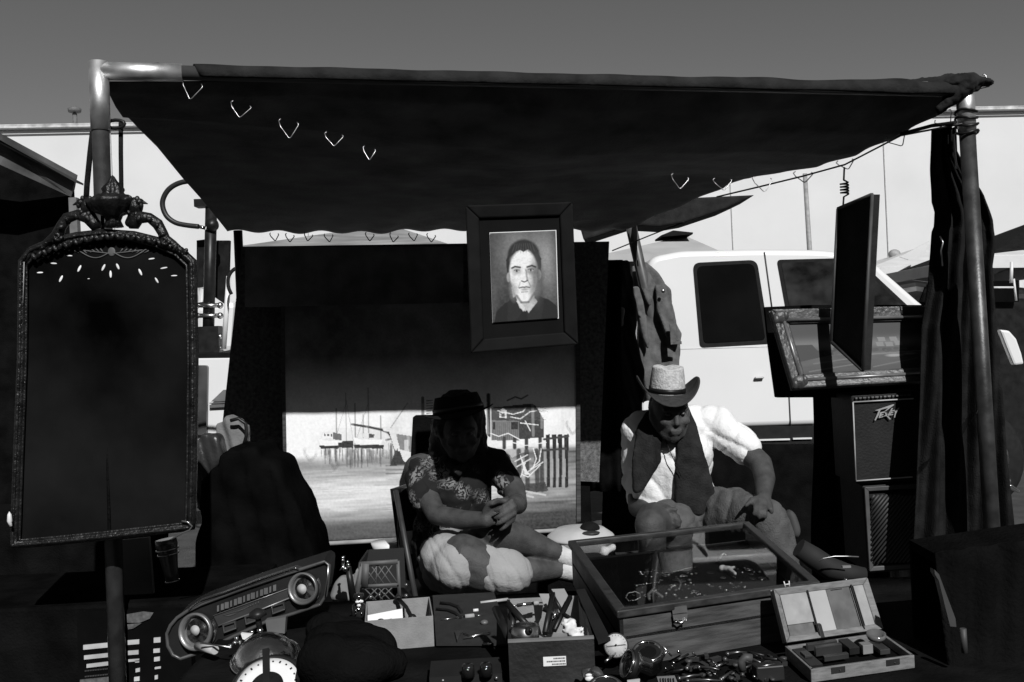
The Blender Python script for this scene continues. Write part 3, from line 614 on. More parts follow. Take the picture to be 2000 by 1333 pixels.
for k in range(20):
    x = 565 + rng.random() * 550; L([(x, 780 + rng.random() * 20), (x + rng.random() * 4, 835 + rng.random() * 40)], .006, rng.choice((.6, .95, .9)), .2)
Q([(617, 858), (640, 863), (664, 862), (660, 871), (640, 873), (623, 871)], .95); Q([(683, 856), (700, 861), (740, 861), (736, 870), (688, 869)], .95); Q([(627, 847), (646, 846), (646, 858), (626, 858)], .9)
for x in (630, 636, 642): Q([(x, 849), (x + 3, 849), (x + 3, 854), (x, 854)], .1)
Q([(655, 866), (684, 864), (684, 877), (657, 876)], .03); Q([(620, 873), (660, 872), (656, 878), (624, 878)], .03); Q([(686, 871), (742, 871), (740, 878), (688, 877)], .03)
C.a = C.a * .8 + .2 * C.a; C.a += (C.noise(210, 170) - .5) * .04
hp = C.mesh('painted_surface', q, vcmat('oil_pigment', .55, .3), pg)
g = MB(); g.tube([q[3] + Vector((0, -.01, -.012)), q[2] + Vector((0, -.01, -.012))], .011, 8); g.build('bottom_strip', mat('strip_grey', 0.35, 0.4), pg)
g = MB(); g.quadbox([q[1] + Vector((.0, -.012, 0)), q[1] + Vector((.022, -.012, 0)), q[2] + Vector((.022, -.012, 0)), q[2] + Vector((0, -.012, 0))], .04); g.build('side_strip', darkwood, pg)
g = MB(); g.quadbox([q[0] + Vector((-.016, -.008, 0)), q[0] + Vector((.0, -.008, 0)), q[3] + Vector((0, -.008, 0)), q[3] + Vector((-.016, -.008, 0))], .04); g.build('side_strip', darkwood, pg)
# small framed sea picture in the shade above it is the dark board
dk = quadpx([(478, 482), (905, 482), (905, 600), (478, 600)], [5.15, 5.4, 5.4, 5.15])
g = MB(); g.quadbox(dk, .03); tag(g.build('cloth_banner', shade_lift_cloth), 'dark cloth panel hung over the carpeted board above the harbour painting', 'panel')

# portrait in a wide black frame
FD = 3.5
pt = empty('framed_portrait', P(1025, 675, FD), 'portrait of a dark haired man in a wide black frame hanging from the tarp', 'portrait')
fo = quadpx([(909, 402), (1118, 395), (1129, 673), (920, 690)], FD)
frame('frame_rail', fo, PX(26, FD), mat('black_frame', 0.006, 0.7, var=0.5, scale=12, spec=0.1), pt)
g = MB(); g.quadbox([v + Vector((0, .006, 0)) for v in fo], .012); g.build('mat_board', mat('black_mat', 0.006, 0.9, spec=0.1), pt)
po = quadpx([(957, 456), (1085, 451), (1090, 621), (963, 630)], FD - .004)
g = MB(); g.quadbox([v + Vector((0, .002, 0)) for v in quadpx([(956, 454.5), (1086.5, 449.5), (1091.5, 622.5), (962, 631.5)], FD - .001)], .006); g.build('white_border', whitepaper, pt)
C = Canvas(170, 228, .2); X, Y = C.X, C.Y
C.a = .08 + .16 * np.exp(-((X - .5) / .35) ** 2 - ((Y - .22) / .25) ** 2) + .14 * np.exp(-((X - .85) / .15) ** 2 - ((Y - .35) / .3) ** 2) + (C.noise(7, 3) - .5) * .07 + (C.noise(40, 50) - .5) * .03 - .08 * np.clip(Y - .6, 0, 1)
def el(*a, **k): C.ell(*a, **k)
C.poly([(.02, 1), (.06, .88), (.2, .79), (.36, .76), (.7, .74), (.86, .78), (.98, .86), (1, 1)], .012)       # plain dark jacket
C.poly([(.30, .62), (.62, .62), (.66, .80), (.5, .9), (.34, .82)], .55)
C.poly([(.24, .78), (.36, .72), (.44, .92), (.36, 1), (.22, 1)], .02); C.poly([(.70, .72), (.80, .77), (.74, 1), (.54, 1), (.52, .92)], .02)
C.poly([(.37, .78), (.47, .9), (.5, .86), (.40, .75)], .75); C.poly([(.66, .76), (.52, .88), (.55, .92), (.69, .80)], .6)
C.warp = True; C.X = (X - .5) / 1.22 + .5; C.Y = (Y - .47) / 1.2 + .47
el(.50, .30, .20, .15, .02); C.poly([(.29, .48), (.28, .34), (.36, .22), (.5, .17), (.64, .21), (.72, .34), (.71, .50)], .02)
el(.495, .46, .175, .215, .93); C.poly([(.32, .48), (.67, .48), (.63, .64), (.56, .735), (.45, .735), (.37, .64)], .93)
el(.685, .49, .028, .05, .45); el(.305, .50, .024, .045, .35)
C.poly([(.32, .36), (.37, .27), (.46, .25), (.50, .27), (.56, .245), (.64, .28), (.67, .38), (.69, .26), (.5, .16), (.32, .24)], .02)
for k in range(9): C.line([(.36 + k * .035, .27 + .01 * (k % 2)), (.40 + k * .026, .19)], .003, .12, .5, .75)
el(.65, .52, .07, .20, .08, al=.85, soft=1.2); el(.62, .60, .06, .10, .25, al=.6, soft=1.2); el(.365, .61, .045, .09, .3, al=.7, soft=1.2)
el(.41, .445, .06, .035, .22, al=.65, soft=1.0); el(.58, .445, .06, .035, .16, al=.7, soft=1.0)
el(.48, .34, .11, .05, .9, al=.8, soft=1.0); el(.42, .545, .05, .04, .92, al=.7, soft=1.0); el(.57, .55, .035, .04, .75, al=.5, soft=1.0)
C.line([(.35, .415), (.39, .402), (.455, .412)], .008, .03, 1, .75); C.line([(.54, .412), (.60, .40), (.645, .415)], .008, .03, 1, .75)
for cx in (.41, .585): el(cx, .445, .030, .010, .5, soft=.5); el(cx, .445, .011, .011, .02); C.line([(cx - .035, .438), (cx, .431), (cx + .035, .438)], .003, .03, 1, .75)
C.poly([(.485, .42), (.505, .42), (.52, .53), (.475, .54)], .92, .7); C.poly([(.515, .43), (.535, .44), (.55, .53), (.525, .545)], .22, .7); C.line([(.465, .54), (.50, .552), (.545, .538)], .006, .08, 1, .75)
C.line([(.435, .605), (.48, .598), (.5, .602), (.52, .598), (.565, .606)], .006, .10, 1, .75); el(.5, .622, .045, .012, .35, al=.8, soft=.9); C.line([(.46, .645), (.54, .645)], .005, .2, .8, .75); el(.5, .69, .035, .02, .95, al=.5, soft=1.0); C.line([(.40, .675), (.455, .742), (.545, .742), (.62, .66)], .010, .16, .75, .75)
C.line([(.45, .55), (.425, .60)], .004, .25, .7, .75); C.line([(.55, .55), (.58, .60)], .004, .15, .7, .75)
C.blur(1); C.a *= 1 + (C.noise(60, 80) - .5) * .25
C.X, C.Y = X, Y
C.mesh('painted_surface', po, vcmat('oil_pigment'), pt)

# framed ship picture at right
SD = 4.3
sp = empty('framed_seascape', P(1655, 765, SD), 'framed dusk seascape in a carved moulding behind the edge-on canvas', 'painting')
fo = quadpx([(1503, 608), (1826, 600), (1856, 745), (1548, 762)], [4.36, 4.36, 4.26, 4.26])
carved = mat('carved_frame', 0.055, 0.4, var=0.6, scale=14, bump=0.4, bscale=60, spec=0.5)
ins = frame('frame_rail', fo, PX(30, SD), carved, sp, .04, .03)
for i in range(4):
    g = MB(); a, b = fo[i] * .35 + ins[i] * .65, fo[(i + 1) % 4] * .35 + ins[(i + 1) % 4] * .65; g.tube([a + Vector((0, -.025, 0)), b + Vector((0, -.025, 0))], .008, 8); g.build('inner_bead', mat('bead_silver', 0.22, 0.35, metal=.5), sp)
for i in range(4):
    c = fo[i] * .5 + ins[i] * .5 + Vector((0, -.025, 0)); g = MB(); g.ell(c, (.035, .015, .03)); g.ell(c + Vector((.02, -.006, .008)), (.014, .01, .02)); g.ell(c + Vector((-.02, -.006, -.008)), (.014, .01, .02)); g.build('corner_ornament', carved, sp)
C = Canvas(240, 110, .1); X, Y = C.X, C.Y; st = C.noise(6, 30)
C.a = np.where(Y < .55, .03 + .30 * np.exp(-((Y - .42) / .12) ** 2) * (.5 + .5 * C.noise(3, 2)), .06 + .16 * st * np.clip((1 - Y) * 2, 0, 1))
C.poly([(0, .42), (.13, .42), (.16, .55), (.3, .55), (.3, .62), (0, .75)], .02); C.poly([(.28, .5), (.34, .44), (.4, .5), (.4, .6), (.28, .6)], .03)
for k in range(30): 
    x = .1 + .85 * rng.random(); C.ell(x, .56 + .06 * rng.random(), .02, .035, .02 + .1 * rng.random())
for cx, cy in ((.66, .36), (.75, .36), (.64, .46), (.71, .47), (.78, .45)): C.poly([(cx - .03, cy - .05), (cx + .025, cy - .05), (cx + .03, cy + .04), (cx - .025, cy + .04)], .34)
C.line([(.55, .66), (1, .62)], .010, .3, 1, 2.1); C.ell(.73, .70, .06, .03, .5, soft=.8); C.ell(.85, .68, .05, .02, .4, soft=.8)
for a in ([(.1, .8), (.5, .7)], [(.55, .92), (.9, .78)], [(.05, .95), (.4, .85)]): C.line(a, .012, .25, .7, 2.1)
C.a *= .55; C.mesh('painted_surface', [v + Vector((0, -.004, 0)) for v in ins], vcmat('oil_pigment'), sp)
g = MB(); g.quadbox([v + Vector((0, .01, 0)) for v in fo], .02); g.build('backing', darkwood, sp)
g = MB(); pts = arc([(1494, 600, 2), (1584, 596, 4), (1860, 596, 6), (1860, 776, 2), (1516, 777, 2), (1508, 720, 30), (1502, 676, 10)]); g.prism(quadpx(pts, 4.5), (0, .03, 0)); tag(g.build('black_board', black_cloth), 'black board hanging behind the framed seascape', 'board')
g = MB()
def fold(px0, px1, py0, py1, d, n, amp, ph=0):
    def fn(u, v):
        x = px0[0] + (px1[0] - px0[0]) * u if isinstance(px0, tuple) else px0 + (px1 - px0) * u
        p = P(px0 + (px1 - px0) * u, py0 + (py1 - py0) * v, d); p.y += amp * math.sin(u * n * 6.283 + ph + math.sin(v * 3) * .8) * (.3 + .7 * v); p.x += amp * .3 * math.sin(v * 7 + u * 9); return p
    return fn
g.grid(fold(1588, 1860, 770, 1180, 4.9, 9, .02), 80, 30); tag(g.build('stall_curtain', black_cloth, solid=.004), 'black cloth curtain hanging under the framed seascape behind the amplifiers', 'curtain')

g = MB(); g.grid(fold(1176, 1600, 868, 1180, 6.7, 7, .02), 60, 20); tag(g.build('ground_skirt', black_cloth, solid=.004), 'black cloth skirt hung low behind the seated people and in front of the truck', 'curtain')
g = MB(); g.grid(fold(1128, 1215, 508, 960, 5.75, 3, .02), 40, 20); tag(g.build('back_curtain', black_cloth, solid=.004), 'narrow black backdrop cloth hanging between the carpeted board and the back pole', 'curtain')
# black covered stacks on the left ground
g = MB(); g.grid(fold(-420, 330, 985, 1500, 4.6, 9, .03), 80, 20); tag(g.build('draped_stack', black_cloth, solid=.004), 'black cloth hung low across the left side behind the tall mirror', 'curtain')
ctz = P(270, 1168, 3.5).z
lc_ = empty('low_counter', Vector((-1.75, 3.7, 0)), 'black draped low counter under the mirror carrying the grey board and vase', 'counter')
g = MB(); g.box((-1.85, 3.7, ctz / 2), (1.75, .56, ctz)); g.build('drape', black_cloth, lc_, bevel=.01)
# dark drape tied to the right pole
dr = empty('dark_drape', P(1860, 1090, 4.0), 'long dark drape hanging in folds beside the right pole', 'drape')
Lx = [(250, 1826), (330, 1824), (395, 1828), (410, 1834), (440, 1833), (452, 1828), (560, 1820), (640, 1806), (760, 1800), (900, 1790), (1060, 1782), (1110, 1780)]
Rx = [(250, 1866), (300, 1868), (345, 1898), (380, 1925), (430, 1945), (475, 1952), (520, 1946), (700, 1960), (900, 1972), (1060, 1985), (1110, 1985)]
def interp(T, y):
    for (a, xa), (b, xb) in zip(T, T[1:]):
        if a <= y <= b: return xa + (xb - xa) * (y - a) / (b - a)
    return T[-1][1]
def dfn(u, v):
    y = 250 + 860 * v; x = interp(Lx, y) * (1 - u) + interp(Rx, y) * u
    p = P(x, y, 4.12); p.y += .025 * math.sin(u * 26 + math.sin(v * 5)) + .01 * math.sin(u * 61 + v * 6) + .05 * (u - .5) ** 2; return p
g = MB(); g.grid(dfn, 70, 90); g.build('cloth', darkcloth, dr, solid=.004)
g = MB(); g.tube([P(1862, 262, 4.05), P(1868, 330, 4.05)], .004, 6); g.build('tie', whiteplas, dr)
g = MB(); g.tube([P(1836, 462, 4.08), P(1842, 474, 4.06), P(1838, 490, 4.07), P(1841, 520, 4.07)], .003, 6); g.build('clip', steel, dr)
# clear plastic tag caught on the pole
g = MB(); g.quadbox(quadpx([(1876, 836), (1890, 812), (1911, 800), (1906, 812), (1890, 830), (1880, 850)], 3.85), .003); tag(g.build('plastic_scrap', glassmat('scrap', .8, 2.0)), 'small glossy scrap of clear plastic stuck beside the right pole', 'scrap')
# odds and ends glimpsed right of the pole
g = MB(); g.tube([P(1936, 806, 4.6), P(1938, 850, 4.6), P(1940, 872, 4.6)], .006, 6); g.tube([P(x, y, 4.6) for x, y in ((1940, 868), (1955, 862), (1960, 872), (1950, 884), (1942, 880))], .006, 6); g.tube([P(x, y, 4.6) for x, y in ((1940, 895), (1950, 905), (1946, 918))], .005, 6); tag(g.build('bent_metal_hook', steel), 'twisted bright metal hook hanging right of the right pole', 'hook')
g = MB(); g.cap(P(1944, 931, 4.6), .010, P(1968, 940, 4.6), .014); g.cap(P(1972, 950, 4.6), .012, P(1988, 960, 4.6), .008); tag(g.build('metal_bar', chrome), 'short bright metal bar lying right of the right pole', 'handle')

# ================================================================ amplifiers
am = empty('guitar_amplifier', P(1740, 945, 4.3), 'black guitar amplifier with slanted lightning lettering, atop the grille cabinet', 'amplifier')
q = quadpx([(1662, 772), (1800, 764), (1822, 936), (1672, 946)], 4.3)
g = MB(); g.quadbox(q, 0, (0, .28, 0)); g.build('cabinet', mat('vinyl_black', 0.012, 0.6, bump=.2, spec=.25), am, bevel=.006)
g = MB(); off = 4.29
for a, b in (((1666, 786), (1672, 939)), ((1666, 786), (1784, 779)), ((1672, 940), (1782, 932))):
    g.tube([P(*a, off), P(*b, off)], .0032, 6)
g.build('piping', mat('piping_grey', 0.4, 0.4), am)
g = MB(); 
for k in range(14):
    x = 1672 + k * 8; g.box(P(x, 778 - (x - 1672) * .06, off), (.008 + (k % 3) * .003, .01, .006))
g.build('control_knobs', mat('knob_grey', 0.12, 0.5), am)
g = MB(); g.quadbox(quadpx([(1803, 899), (1810, 899), (1811, 924), (1805, 925)], 4.2), .01); g.build('side_handle', whiteplas, am)
lg = [[(1709, 802), (1745, 790), (1747, 791), (1731, 803), (1727, 805), (1735, 797), (1720, 801), (1716, 812), (1710, 822), (1708, 821), (1716, 803)],
      [(1719, 806), (1728, 804), (1728, 806), (1722, 808), (1721, 810), (1726, 809), (1725, 811), (1720, 813), (1719, 815), (1726, 813), (1725, 815), (1716, 817)],
      [(1727, 803), (1733, 810), (1740, 819), (1738, 820), (1731, 813), (1726, 814), (1728, 812), (1730, 811)],
      [(1731, 804), (1734, 811), (1742, 797), (1744, 798), (1736, 812), (1733, 813)],
      [(1740, 803), (1748, 801), (1747, 803), (1742, 804), (1741, 806), (1745, 805), (1744, 807), (1740, 808), (1739, 810), (1745, 809), (1744, 811), (1736, 812)],
      [(1746, 800), (1750, 804), (1755, 797), (1757, 797), (1750, 808), (1748, 816), (1746, 816), (1748, 806)]]
for k, pl in enumerate(lg):
    g = MB(); g.prism(quadpx(pl, 4.285), (0, .004, 0)); g.build('logo_letter', mat('logo_silver', 0.30, 0.4), am)
a2 = empty('speaker_cabinet', P(1740, 1118, 4.3), 'dark speaker cabinet with diagonal slatted grille under the amplifier', 'speaker')
q = quadpx([(1684, 949), (1835, 940), (1842, 1110), (1696, 1120)], 4.32)
g = MB(); g.quadbox(q, 0, (0, .3, 0)); g.build('cabinet', mat('vinyl_black'), a2, bevel=.005)
rim = mat('cabinet_edge', 0.06, 0.5)
fi = frame('grille_frame', quadpx([(1688, 952), (1830, 944), (1838, 1105), (1698, 1116)], 4.30), .018, rim, a2, .015, .004)
g = MB(); q2 = quadpx([(1696, 962), (1822, 954), (1830, 1098), (1706, 1108)], 4.305)
for k in range(-14, 16):
    y0 = 962 + k * 10 + 70; pts = []
    for x, y in ((1698, y0 + 8), (1824, y0 - 150)):
        pts.append((x, y))
    # clip the slat to the opening
    (xa, ya), (xb, yb) = pts; s_ = (yb - ya) / (xb - xa)
    def yy(x): return ya + s_ * (x - xa)
    xs = [x for x in np.linspace(1702, 1822, 60) if 966 < yy(x) < 1100]
    if len(xs) > 3: g.tube([P(xs[0], yy(xs[0]), 4.295), P(xs[-1], yy(xs[-1]), 4.295)], .0055, 5)
g.build('grille', mat('grille_slat', 0.035, 0.6), a2)

# ================================================================ hanging clothes by the back pole
def cloth(name, pts, d, m, label, cat, th=.06, disp=.05, ds=.12, parent=None, depth=.1, fold_=.010, fq=60):
    g = MB(); g.prism(quadpx(pts, d), (0, th, 0)); o = g.build(name, m, parent, remesh=.009 if th < .2 else .02, smooth=5)
    ph = len(name) * 1.7 + pts[0][0] * .1
    push(o, lambda x, y, z: fold_ * (np.sin(x * fq + 2.2 * np.sin(z * 7 + ph) + ph) + .5 * np.sin(x * fq * 2.1 + z * 31 + ph) + .35 * np.sin(z * 46 + x * 20 + ph)))
    if label: tag(o, label, cat)
    return o
jk = empty('denim_jacket', P(1290, 700, 6.2), 'grey denim jacket with buttoned strap hanging from the back pole', 'jacket')
cloth('body', [(1236, 520), (1262, 510), (1300, 552), (1314, 600), (1322, 640), (1332, 660), (1330, 700), (1326, 760), (1256, 790), (1250, 700), (1248, 660), (1244, 600), (1238, 560)], 6.55, denim, None, None, .10, .06, .07, jk, fold_=.006, fq=38)
cloth('sleeve', [(1300, 552), (1310, 565), (1318, 620), (1334, 652), (1330, 672), (1306, 660), (1286, 610), (1280, 560)], 6.47, denim, None, None, .05, .05, .05, jk, fold_=.005, fq=44)
cloth('collar', [(1240, 512), (1256, 508), (1282, 556), (1270, 600), (1250, 560)], 6.45, denim, None, None, .03, .03, .04, jk, fold_=.004)
cloth('sleeve', [(1236, 560), (1250, 560), (1264, 620), (1266, 680), (1256, 660), (1244, 610)], 6.47, denim, None, None, .05, .05, .05, jk, fold_=.005, fq=44)
g = MB(); g.lathe([(0, 0), (.012, 0), (.012, .008), (.005, .01), (0, .01)], P(1295, 569, 6.41), (0, -1, 0)); g.build('button', steel, jk)
g = MB(); g.quadbox(quadpx([(1308, 634), (1320, 632), (1322, 672), (1310, 674)], 6.40), .012); g.box(P(1322, 670, 6.41), (.06, .02, .02)); g.build('strap', denim, jk, bevel=.003)
g = MB(); g.tube([P(1246, 520, 6.2), P(1244, 500, 6.25), P(1243, 470, 6.3)], .004, 6); g.build('hanger_wire', blackm, jk)
cloth('black_coat', [(1188, 512), (1200, 508), (1234, 512), (1238, 560), (1244, 640), (1258, 740), (1256, 800), (1244, 870), (1200, 880), (1180, 800), (1184, 700), (1186, 600)], 6.3, mat('coat_wool', .007, 1, var=.4, bump=.4), 'black coat hanging in the shade left of the denim jacket', 'coat', .1, .06, .1)
cloth('grey_shirt', [(1178, 596), (1186, 594), (1190, 578), (1200, 576), (1204, 594), (1218, 604), (1216, 636), (1206, 640), (1188, 636), (1180, 622)], 6.0, mat('grey_shirt', .12, .9), 'small grey shirt showing between the dark panel and coat', 'shirt', .03, .02, .04)

# ================================================================ tall framed mirror at left
MD = 3.15
mi = empty('tall_mirror', P(205, 1062, MD), 'tall dark etched mirror with a carved crest hanging on the left pole', 'mirror')
arch = [(44, 512), (62, 490), (100, 474), (150, 462), (205, 456), (262, 460), (310, 472), (352, 490), (376, 512)]
outl = arch + [(379, 700), (377, 900), (374, 1029), (310, 1036), (200, 1048), (100, 1058), (28, 1064), (34, 900), (42, 700)]
g = MB(); g.prism(quadpx(outl, MD), (0, .025, 0)); g.build('mirror_glass', mat('smoked_mirror', 0.008, 0.22, var=0.9, scale=2.2, spec=0.25), mi)
g = MB(); op = quadpx(outl, MD - .01)
dense = []
for i in range(len(op)):
    a, b = op[i], op[(i + 1) % len(op)]; n = max(1, int((b - a).length / .03))
    dense += [a + (b - a) * k / n for k in range(n)]
g.tube(dense, .014, 10, closed=True); g.tube([p + Vector(((P(205, 760, MD) - p).x * .06, -.004, (P(205, 760, MD) - p).z * .028)) for p in dense], .005, 6, closed=True)
g.build('frame', brassm, mi)
fine = []
for i in range(len(dense)):
    a_, b_ = dense[i], dense[(i + 1) % len(dense)]; fine += [a_ + (b_ - a_) * k / 4 + Vector((0, -.013, 0)) for k in range(4)]
g = MB(); g.tube(fine, [.0035 + .0028 * abs(math.sin(k * 1.05)) + .0012 * rng.random() for k in range(len(fine))], 8, closed=True); g.build('rope_moulding', brassm, mi)
g = MB(); g.tube([P(47, 512, MD - .03), P(46, 560, MD - .03), P(45, 592, MD - .03)], .0012, 5); g.build('edge_glint', mat('glint', .4, .3), mi)
# crest
def crest(pts, rr, d=MD - .015):
    g = MB(); g.tube([P(x, y, d) for x, y in pts], rr, 12); return g
A1 = [(196, 438), (186, 440), (172, 424), (150, 420), (132, 426), (120, 442), (112, 462), (98, 470), (84, 482), (62, 488)]
A2 = [(252, 440), (262, 438), (272, 424), (292, 426), (308, 438), (318, 456), (322, 470), (338, 478), (352, 490), (366, 498)]
rr = [.012, .02, .022, .016, .018, .016, .02, .014, .012, .009]
for A in (A1, A2):
    g = crest(A, rr)
    for (x, y), r_ in zip(A[2:9], (18, 14, 12, 15, 10, 8, 8)):
        g.ell(P(x, y + 3, MD - .03), (PX(r_ * .5, MD), .012, PX(r_ * .32, MD)), Matrix.Rotation(x * .7, 3, 'Y'), 10)
    c = A[6]; g.tube([P(c[0] + 9 * math.cos(t) * (1 - t / 9), c[1] + 9 * math.sin(t) * (1 - t / 9), MD - .035) for t in [k * .5 for k in range(15)]], .006, 8)
    g.build('scroll_arm', brassm, mi)
g = MB(); g.lathe([(0, 0), (.03, 0), (.022, .02), (.028, .035), (.06, .05), (.075, .075), (.078, .085), (.06, .09), (.05, .1), (0, .1)], P(222, 444, MD - .015), seg=48, flute=.05); g.build('urn', brassm, mi)
g = MB(); g.lathe([(0, 0), (.03, .0), (.04, .02), (.03, .035), (.034, .045), (.014, .07), (.006, .085), (0, .09)], P(222, 398, MD - .015), seg=40, flute=.08)
for k in range(5): g.ell(P(206 + k * 8, 388 + abs(k - 2) * 6, MD - .02), (.008, .02, .022), Matrix.Rotation((k - 2) * .35, 3, 'Y'), 8)
g.build('finial', brassm, mi)
for x, s_ in ((172, -1), (264, 1)):
    g = MB(); c = P(x, 404, MD - .015); g.ell(c, (.024, .024, .03)); g.ell(c + Vector((s_ * .018, -.01, .012)), (.014, .014, .012)); g.cap(c + Vector((s_ * .026, -.01, .012)), .007, c + Vector((s_ * .042, -.01, .006)), .002); g.cap(c + Vector((0, 0, -.02)), .018, c + Vector((-s_ * .02, 0, -.05)), .014)
    for k in range(6): g.ell(c + Vector((.024 * math.cos(k), -.014, .026 * math.sin(k))), (.008, .008, .01), None, 8)
    g.build('bird_head', brassm, mi)
g = MB(); g.tube([P(x, y, MD - .012) for x, y in ((60, 497), (110, 480), (160, 467), (222, 460), (284, 468), (334, 484), (366, 500))], .010, 10)
for k in range(30):
    t = k / 29; x = 66 + 296 * t; y = 460 + 40 * abs(t - .54) ** 1.8 * 3; g.ell(P(x, y + 2, MD - .028), (.008, .006, .012), Matrix.Rotation(.6 if k % 2 else -.6, 3, 'Y'), 8)
g.build('arch_moulding', brassm, mi)
etch = mat('etched_silver', 0.8, 0.5)
g = MB()
for x, y, a, b, rot in ((119, 545, 3, 8, .5), (155, 525, 3, 8, .5), (202, 523, 3, 8, .5), (216, 536, 3, 8, 0), (230, 521, 3, 7, -.4), (274, 532, 3, 8, -.4), (306, 548, 2.5, 7, -.5), (78, 533, 8, 1.8, 0), (105, 515, 8, 1.8, .1), (136, 500, 7, 1.5, .1), (296, 506, 8, 1.8, -.1), (320, 524, 9, 1.8, -.15), (340, 539, 8, 1.5, 0), (173, 545, 3, 1, 0)):
    g.ell(P(x, y, MD - .002), (PX(a * .8, MD), .0015, PX(b * .9, MD)), Matrix.Rotation(rot, 3, 'Y'), 12)
g.build('etched_drops', etch, mi)
g = MB(); etch2 = mat('etched_dim', 0.09, 0.6)
for s_ in (-1, 1):
    for k in range(7):
        x0 = 218 + s_ * 10; pts = [(x0 + s_ * (6 + k * 8), 494 - 2 * math.sin(k)), (x0 + s_ * (12 + k * 8.5), 486 + 1.5 * k * .4)]
        g.tube([P(*p, MD - .002) for p in pts], .002, 4)
    g.tube([P(218 + s_ * t * 60, 490 + 14 * math.sin(t * 3), MD - .002) for t in [j / 12 for j in range(13)]], .0022, 4); g.tube([P(218 + s_ * t * 68, 496 - 8 * t, MD - .002) for t in [j / 12 for j in range(13)]], .0022, 4)
g.ell(P(218, 492, MD - .002), (.012, .002, .014)); g.build('etched_wings', etch2, mi)
g = MB(); g.tube([P(x, y, MD - .03) for x, y in ((355, 1018), (367, 1020), (375, 1028), (370, 1036), (355, 1042), (335, 1054))], .0028, 6); g.build('loose_wire', wire, mi)
g = MB(); g.tube([P(214, 1040, MD), P(200, 420, MD + .02)], .006, 6); g.build('hanging_cord', darkcloth, mi)
g = MB(); g.lathe([(0, -.02), (.008, 0), (.006, .02), (0, .03)], P(19, 1018, 3.1)); g.tube([P(18, 1010, 3.1), P(22, 1028, 3.1)], .004); tag(g.build('small_bright_tag', whiteplas), 'tiny bright metal tag beside the lower left corner of the mirror', 'tag')
# board and vase seen below the mirror, dark box, small shelf
g = MB(); g.quadbox(quadpx([(232, 1056), (290, 1050), (299, 1162), (240, 1168)], 3.55), .02); tag(g.build('grey_board', mat('grey_board', .16, .85, var=.1)), 'plain grey board leaning beside the pole under the mirror', 'board')
vs_ = empty('ribbed_vase', P(335, 1140, 3.5), 'dark tapered vase with two bright rings under the mirror corner', 'vase')
g = MB(); b = P(337, 1136, 3.5); g.lathe([(0, 0), (.022, 0), (.024, .03), (.034, .11), (.038, .13), (.036, .15), (.03, .15), (0, .15)], b, (-.12, 0, 1)); g.build('body', mat('vase_grey', .07, .3, spec=.6), vs_)
for z, r_ in ((.115, .038), (.002, .024), (.098, .036)):
    g = MB(); ax = Vector((-.12, 0, 1)).normalized(); c = b + ax * z; g.tube([c + Vector((math.cos(t) * r_, math.sin(t) * r_, .12 * math.cos(t) * r_)) for t in [k * math.pi / 10 for k in range(20)]], .0025, 6, closed=True); g.build('ring', steel, vs_)
# ---- dark heap left of the painting: leather bags and black coat over a chair
cloth('black_coat_heap', [(380, 1180), (384, 980), (400, 930), (430, 890), (470, 872), (505, 880), (530, 905), (560, 950), (590, 1000), (612, 1050), (625, 1120), (625, 1180)], 4.0, mat('heap_cloth', .004, 1, var=.5, scale=6, bump=.3, spec=.0), 'black coats heaped over a chair left of the harbour painting', 'coat', .35, .08, .15)
cloth('leather_bag', [(376, 1000), (378, 860), (388, 846), (402, 846), (420, 856), (432, 872), (428, 900), (412, 930), (404, 1000)], 4.15, mat('black_leather', .03, .35, bump=.2, spec=.5), 'dark glossy leather bag standing right of the tall mirror', 'bag', .08, .02, .08)
cloth('grey_canvas_bag', [(428, 900), (416, 860), (420, 828), (432, 820), (452, 818), (480, 830), (484, 850), (480, 878), (450, 900), (436, 925)], 4.35, mat('grey_bag', .17, .9, bump=.3), 'grey canvas bag with dark strap in front of the carpeted board', 'bag', .1, .03, .06)
g = MB(); g.tube([P(x, y, 4.3) for x, y in ((450, 822), (466, 818), (480, 828), (482, 850), (476, 870))], .008, 8); tag(g.build('bag_strap', blackm), 'dark strap looped over the grey canvas bag', 'strap')
